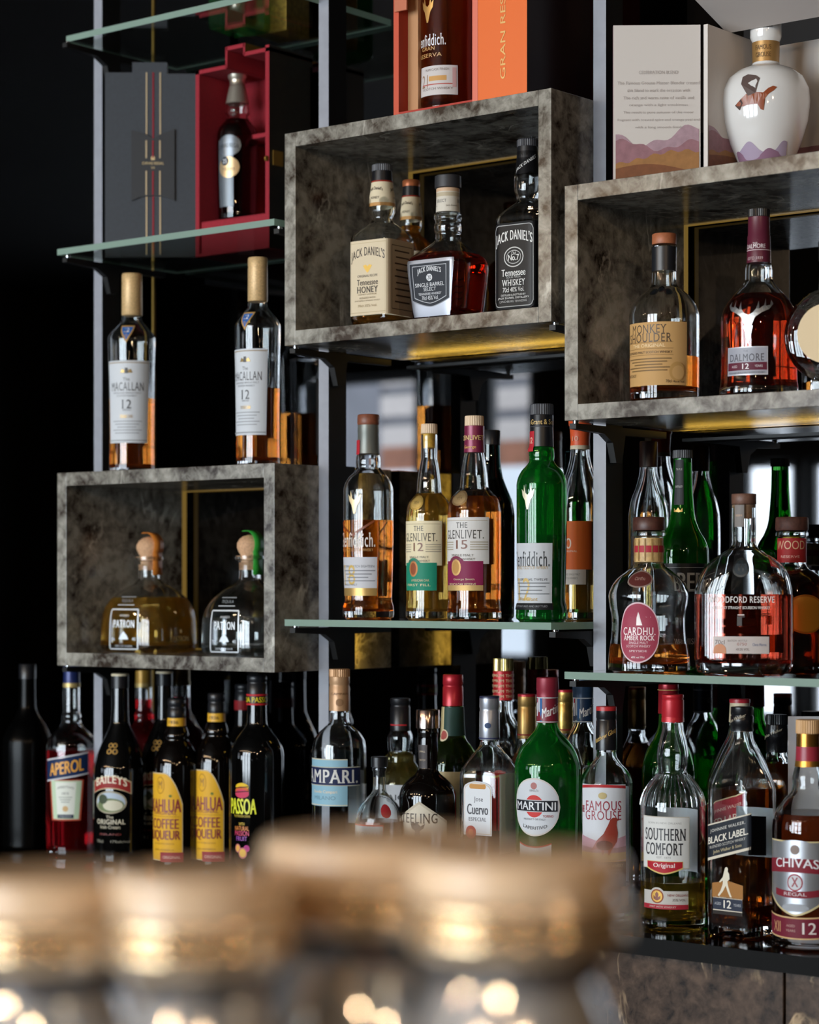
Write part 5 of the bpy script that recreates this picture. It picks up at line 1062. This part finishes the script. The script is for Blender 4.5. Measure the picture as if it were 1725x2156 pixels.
def jug():
    Y = .175; px = 1613; t = tat(px, Y); k = t/F; x = xat(px, Y); zb = B3[1]+.0215
    r = empty('ceramic_jug', (x, Y, zb), math.atan2(-x, D+Y)-math.radians(12)); tag(r, 'white glazed ceramic whisky jug painted with a flying grouse', 'jug')
    por = plain('#d9d8d6', .08, 0, .6, coat=.6)
    Zt = CZ-(35-YH)*k; H = Zt-zb; kv = H/290
    pr = [(290, 50), (286, 54), (270, 60), (240, 74), (200, 88), (165, 93), (140, 91), (118, 80), (104, 62), (96, 40), (92, 30), (88, 28)]
    rows = [(H-y*kv, rr*k) for y, rr in pr]
    b = MB(); b.lathe([(q[1], q[0]) for q in pchip(rows, 4)], por, 48); b.build('body', r)
    b = MB(); b.lathe([(28*k, H-90*kv), (29*k, H-50*kv)], plain('#a8824e', .4, .5), 36); b.build('neck_seal', r)
    b = MB(); b.lathe([(28*k, H-50*kv), (33*k, H-40*kv), (33*k, H-8*kv), (31*k, H-2*kv), (24*k, H)], por, 36); st = b.build('stopper', r)
    def Rj(z):
        rs = pchip(rows, 4)
        for a, c in zip(rs, rs[1:]):
            if a[0] <= z <= c[0]: return a[1]+(c[1]-a[1])*(z-a[0])/max(1e-9, c[0]-a[0])
        return rows[0][1]
    def on(s, y, o): z = H-y*kv; R_ = Rj(z); a = s*k/R_; return ((R_+o)*math.sin(a), -(R_+o)*math.cos(a), z)
    b = MB()
    bdy = [(-46, 178), (-30, 168), (-18, 160), (0, 158), (18, 160), (28, 152), (38, 148), (46, 150), (40, 156), (30, 162), (22, 170), (16, 180), (18, 192), (12, 190), (6, 180), (-12, 180), (-30, 182)]
    wing = [(-14, 164), (-30, 140), (-28, 126), (-16, 122), (2, 126), (10, 132), (2, 146), (2, 160)]
    for pl_, o_, c_ in ((bdy, .0006, '#8a4426'), (wing, .0009, '#5a4a46')):
        gv, gf = flat_slices(pl_, [tuple(range(len(pl_)))], 24); b.add([on(s-4, y, o_) for s, y in gv], gf, plain(c_, .3))
    b.add([on(s-4, y, .0008) for s, y in ((-46, 178), (-30, 168), (-26, 176), (-34, 188))], [(0, 1, 2, 3)], plain('#3a2420', .3)); NO_NORMAL.add('painted_bird'); b.build('painted_bird', r, smooth=False)
    b = MB(); n = 60
    for col, hgt, o in (('#a89ab0', 30, .0005), ('#8a6a80', 20, .0008)):
        vs_ = []
        for i in range(n+1):
            s = -100+200*i/n; top = 286-hgt-hgt*.35*math.sin(i*.16+hgt)-1.5*math.sin(i*.37)
            vs_ += [on(s*(.55), 286, o), on(s*.62, top, o)]
        b.add(vs_, [(2*i, 2*i+2, 2*i+3, 2*i+1) for i in range(n)], plain(col, .2))
    NO_NORMAL.add('painted_hills'); b.build('painted_hills', r)
    b = MB()
    for st_, y, hh, ww in (('FAMOUS', 62, 9, 34), ('GROUSE', 76, 9, 34)):
        tv, tf = text_mesh(st_, .0); b.add([(29.6*k*math.sin(a*ww/29), -29.6*k*math.cos(a*ww/29), H-(y-c*hh)*kv) for a, c in tv], tf, plain('#5a4020', .4))
    tv, tf = text_mesh('MASTERPIECE', .02); b.add([(33.4*k*math.sin(a*44/33), -33.4*k*math.cos(a*44/33), H-(24-c*5)*kv) for a, c in tv], tf, plain('#3a3a3c', .4))
    NO_NORMAL.add('neck_mark'); b.build('neck_mark', r, smooth=False)
jug()

# ------------------------------------------------------------------------------- blurred glassware on the near bar
BARZ = 1.10
struct_bar = slab('bar_top', -1.6, 0.6, -2.1, -1.35, BARZ-0.04, BARZ, plain('#3a2a1e', .25, grain=.3, scale=20), .003)
tag(struct_bar, 'near bar top under the blurred glassware in the foreground', 'bar')
TAN = plain('#dcbf9e', .35, 0, .4, coat=.4, grain=.1, scale=60)
TANGLASS = plain('#d9c0a2', .22, 0, .6, coat=1.0, grain=.12, scale=50)
SMOKE = glass((.95, .96, 1), .03, 1.8, body=.2, bcol='#b9b4b2')
BRASS = plain('#e2c49c', .14, .75)
STEELY = plain('#cfccca', .08, .6, grain=.15, scale=40, coat=1.0)
def near_at(px, t):
    u = (px-CX)/F; return Vector((t*(u*CS-SN), -D+t*(u*SN+CS), 0))
def jar(px, toppy, wpx, t, label):
    p = near_at(px, t); k = t/F; zt = CZ-(toppy-YH)*k; H = zt-BARZ; R_ = wpx/2*k
    r = empty('glass_jar', (p.x, p.y, BARZ+.0005)); tag(r, label, 'glassware', 'blurred glassware on the near bar')
    b = MB(); b.lathe([(R_*.93, H-.011), (R_, H-.009), (R_*1.005, H-.006), (R_*.985, H-.002), (R_*.94, H)], TAN, 48); b.build('lid', r)
    b = MB(); out = [(R_*.86, H-.037)]
    for q in range(3): z = H-.036+q*.0084; out += [(R_*.9, z), (R_*.975, z+.002), (R_*.985, z+.0045), (R_*.95, z+.0072)]
    out += [(R_*.93, H-.0112)]
    b.lathe(out, TANGLASS, 48); b.build('upper_glass', r)
    for q in range(2):
        zz = H-.0285+q*.0084; rr = R_*.945
        b = MB(); b.lathe([(rr+.0048*math.cos(a*math.pi/6), zz+.0048*math.sin(a*math.pi/6)) for a in range(-5, 6)], BRASS, 48, cap0=False, cap1=False); b.build('glint_ring', r)  # added to catch lamp glints that blur into light discs
    z1 = H-.037
    b = MB(); b.lathe([(R_*.62, z1-.012), (R_*.80, z1-.008), (R_*.86, z1)], SMOKE, 48); b.build('neck', r)
    b = MB(); b.lathe([(R_*.5, 0), (R_*.55, .004), (R_*.75, z1*.25), (R_*.95, z1*.45), (R_*1.02, z1*.6), (R_*1.0, z1*.72), (R_*.88, z1*.83), (R_*.72, z1-.0105), (R_*.62, z1-.0095)], STEELY, 48); b.build('metal_base', r)  # metal bulge added and shaped to reflect the windows as bright crescents
jar(1085, 1800, 455, .84, 'blurred tan-topped glass vessel at the right end of the foreground row')
jar(800, 1762, 500, .93, 'blurred tan-topped glass vessel, tallest in the middle of the foreground row')
jar(420, 1838, 380, .86, 'blurred tan-topped glass vessel left of the tallest one in the foreground')
jar(105, 1842, 400, .92, 'blurred tan-topped glass vessel at the left end of the foreground row')
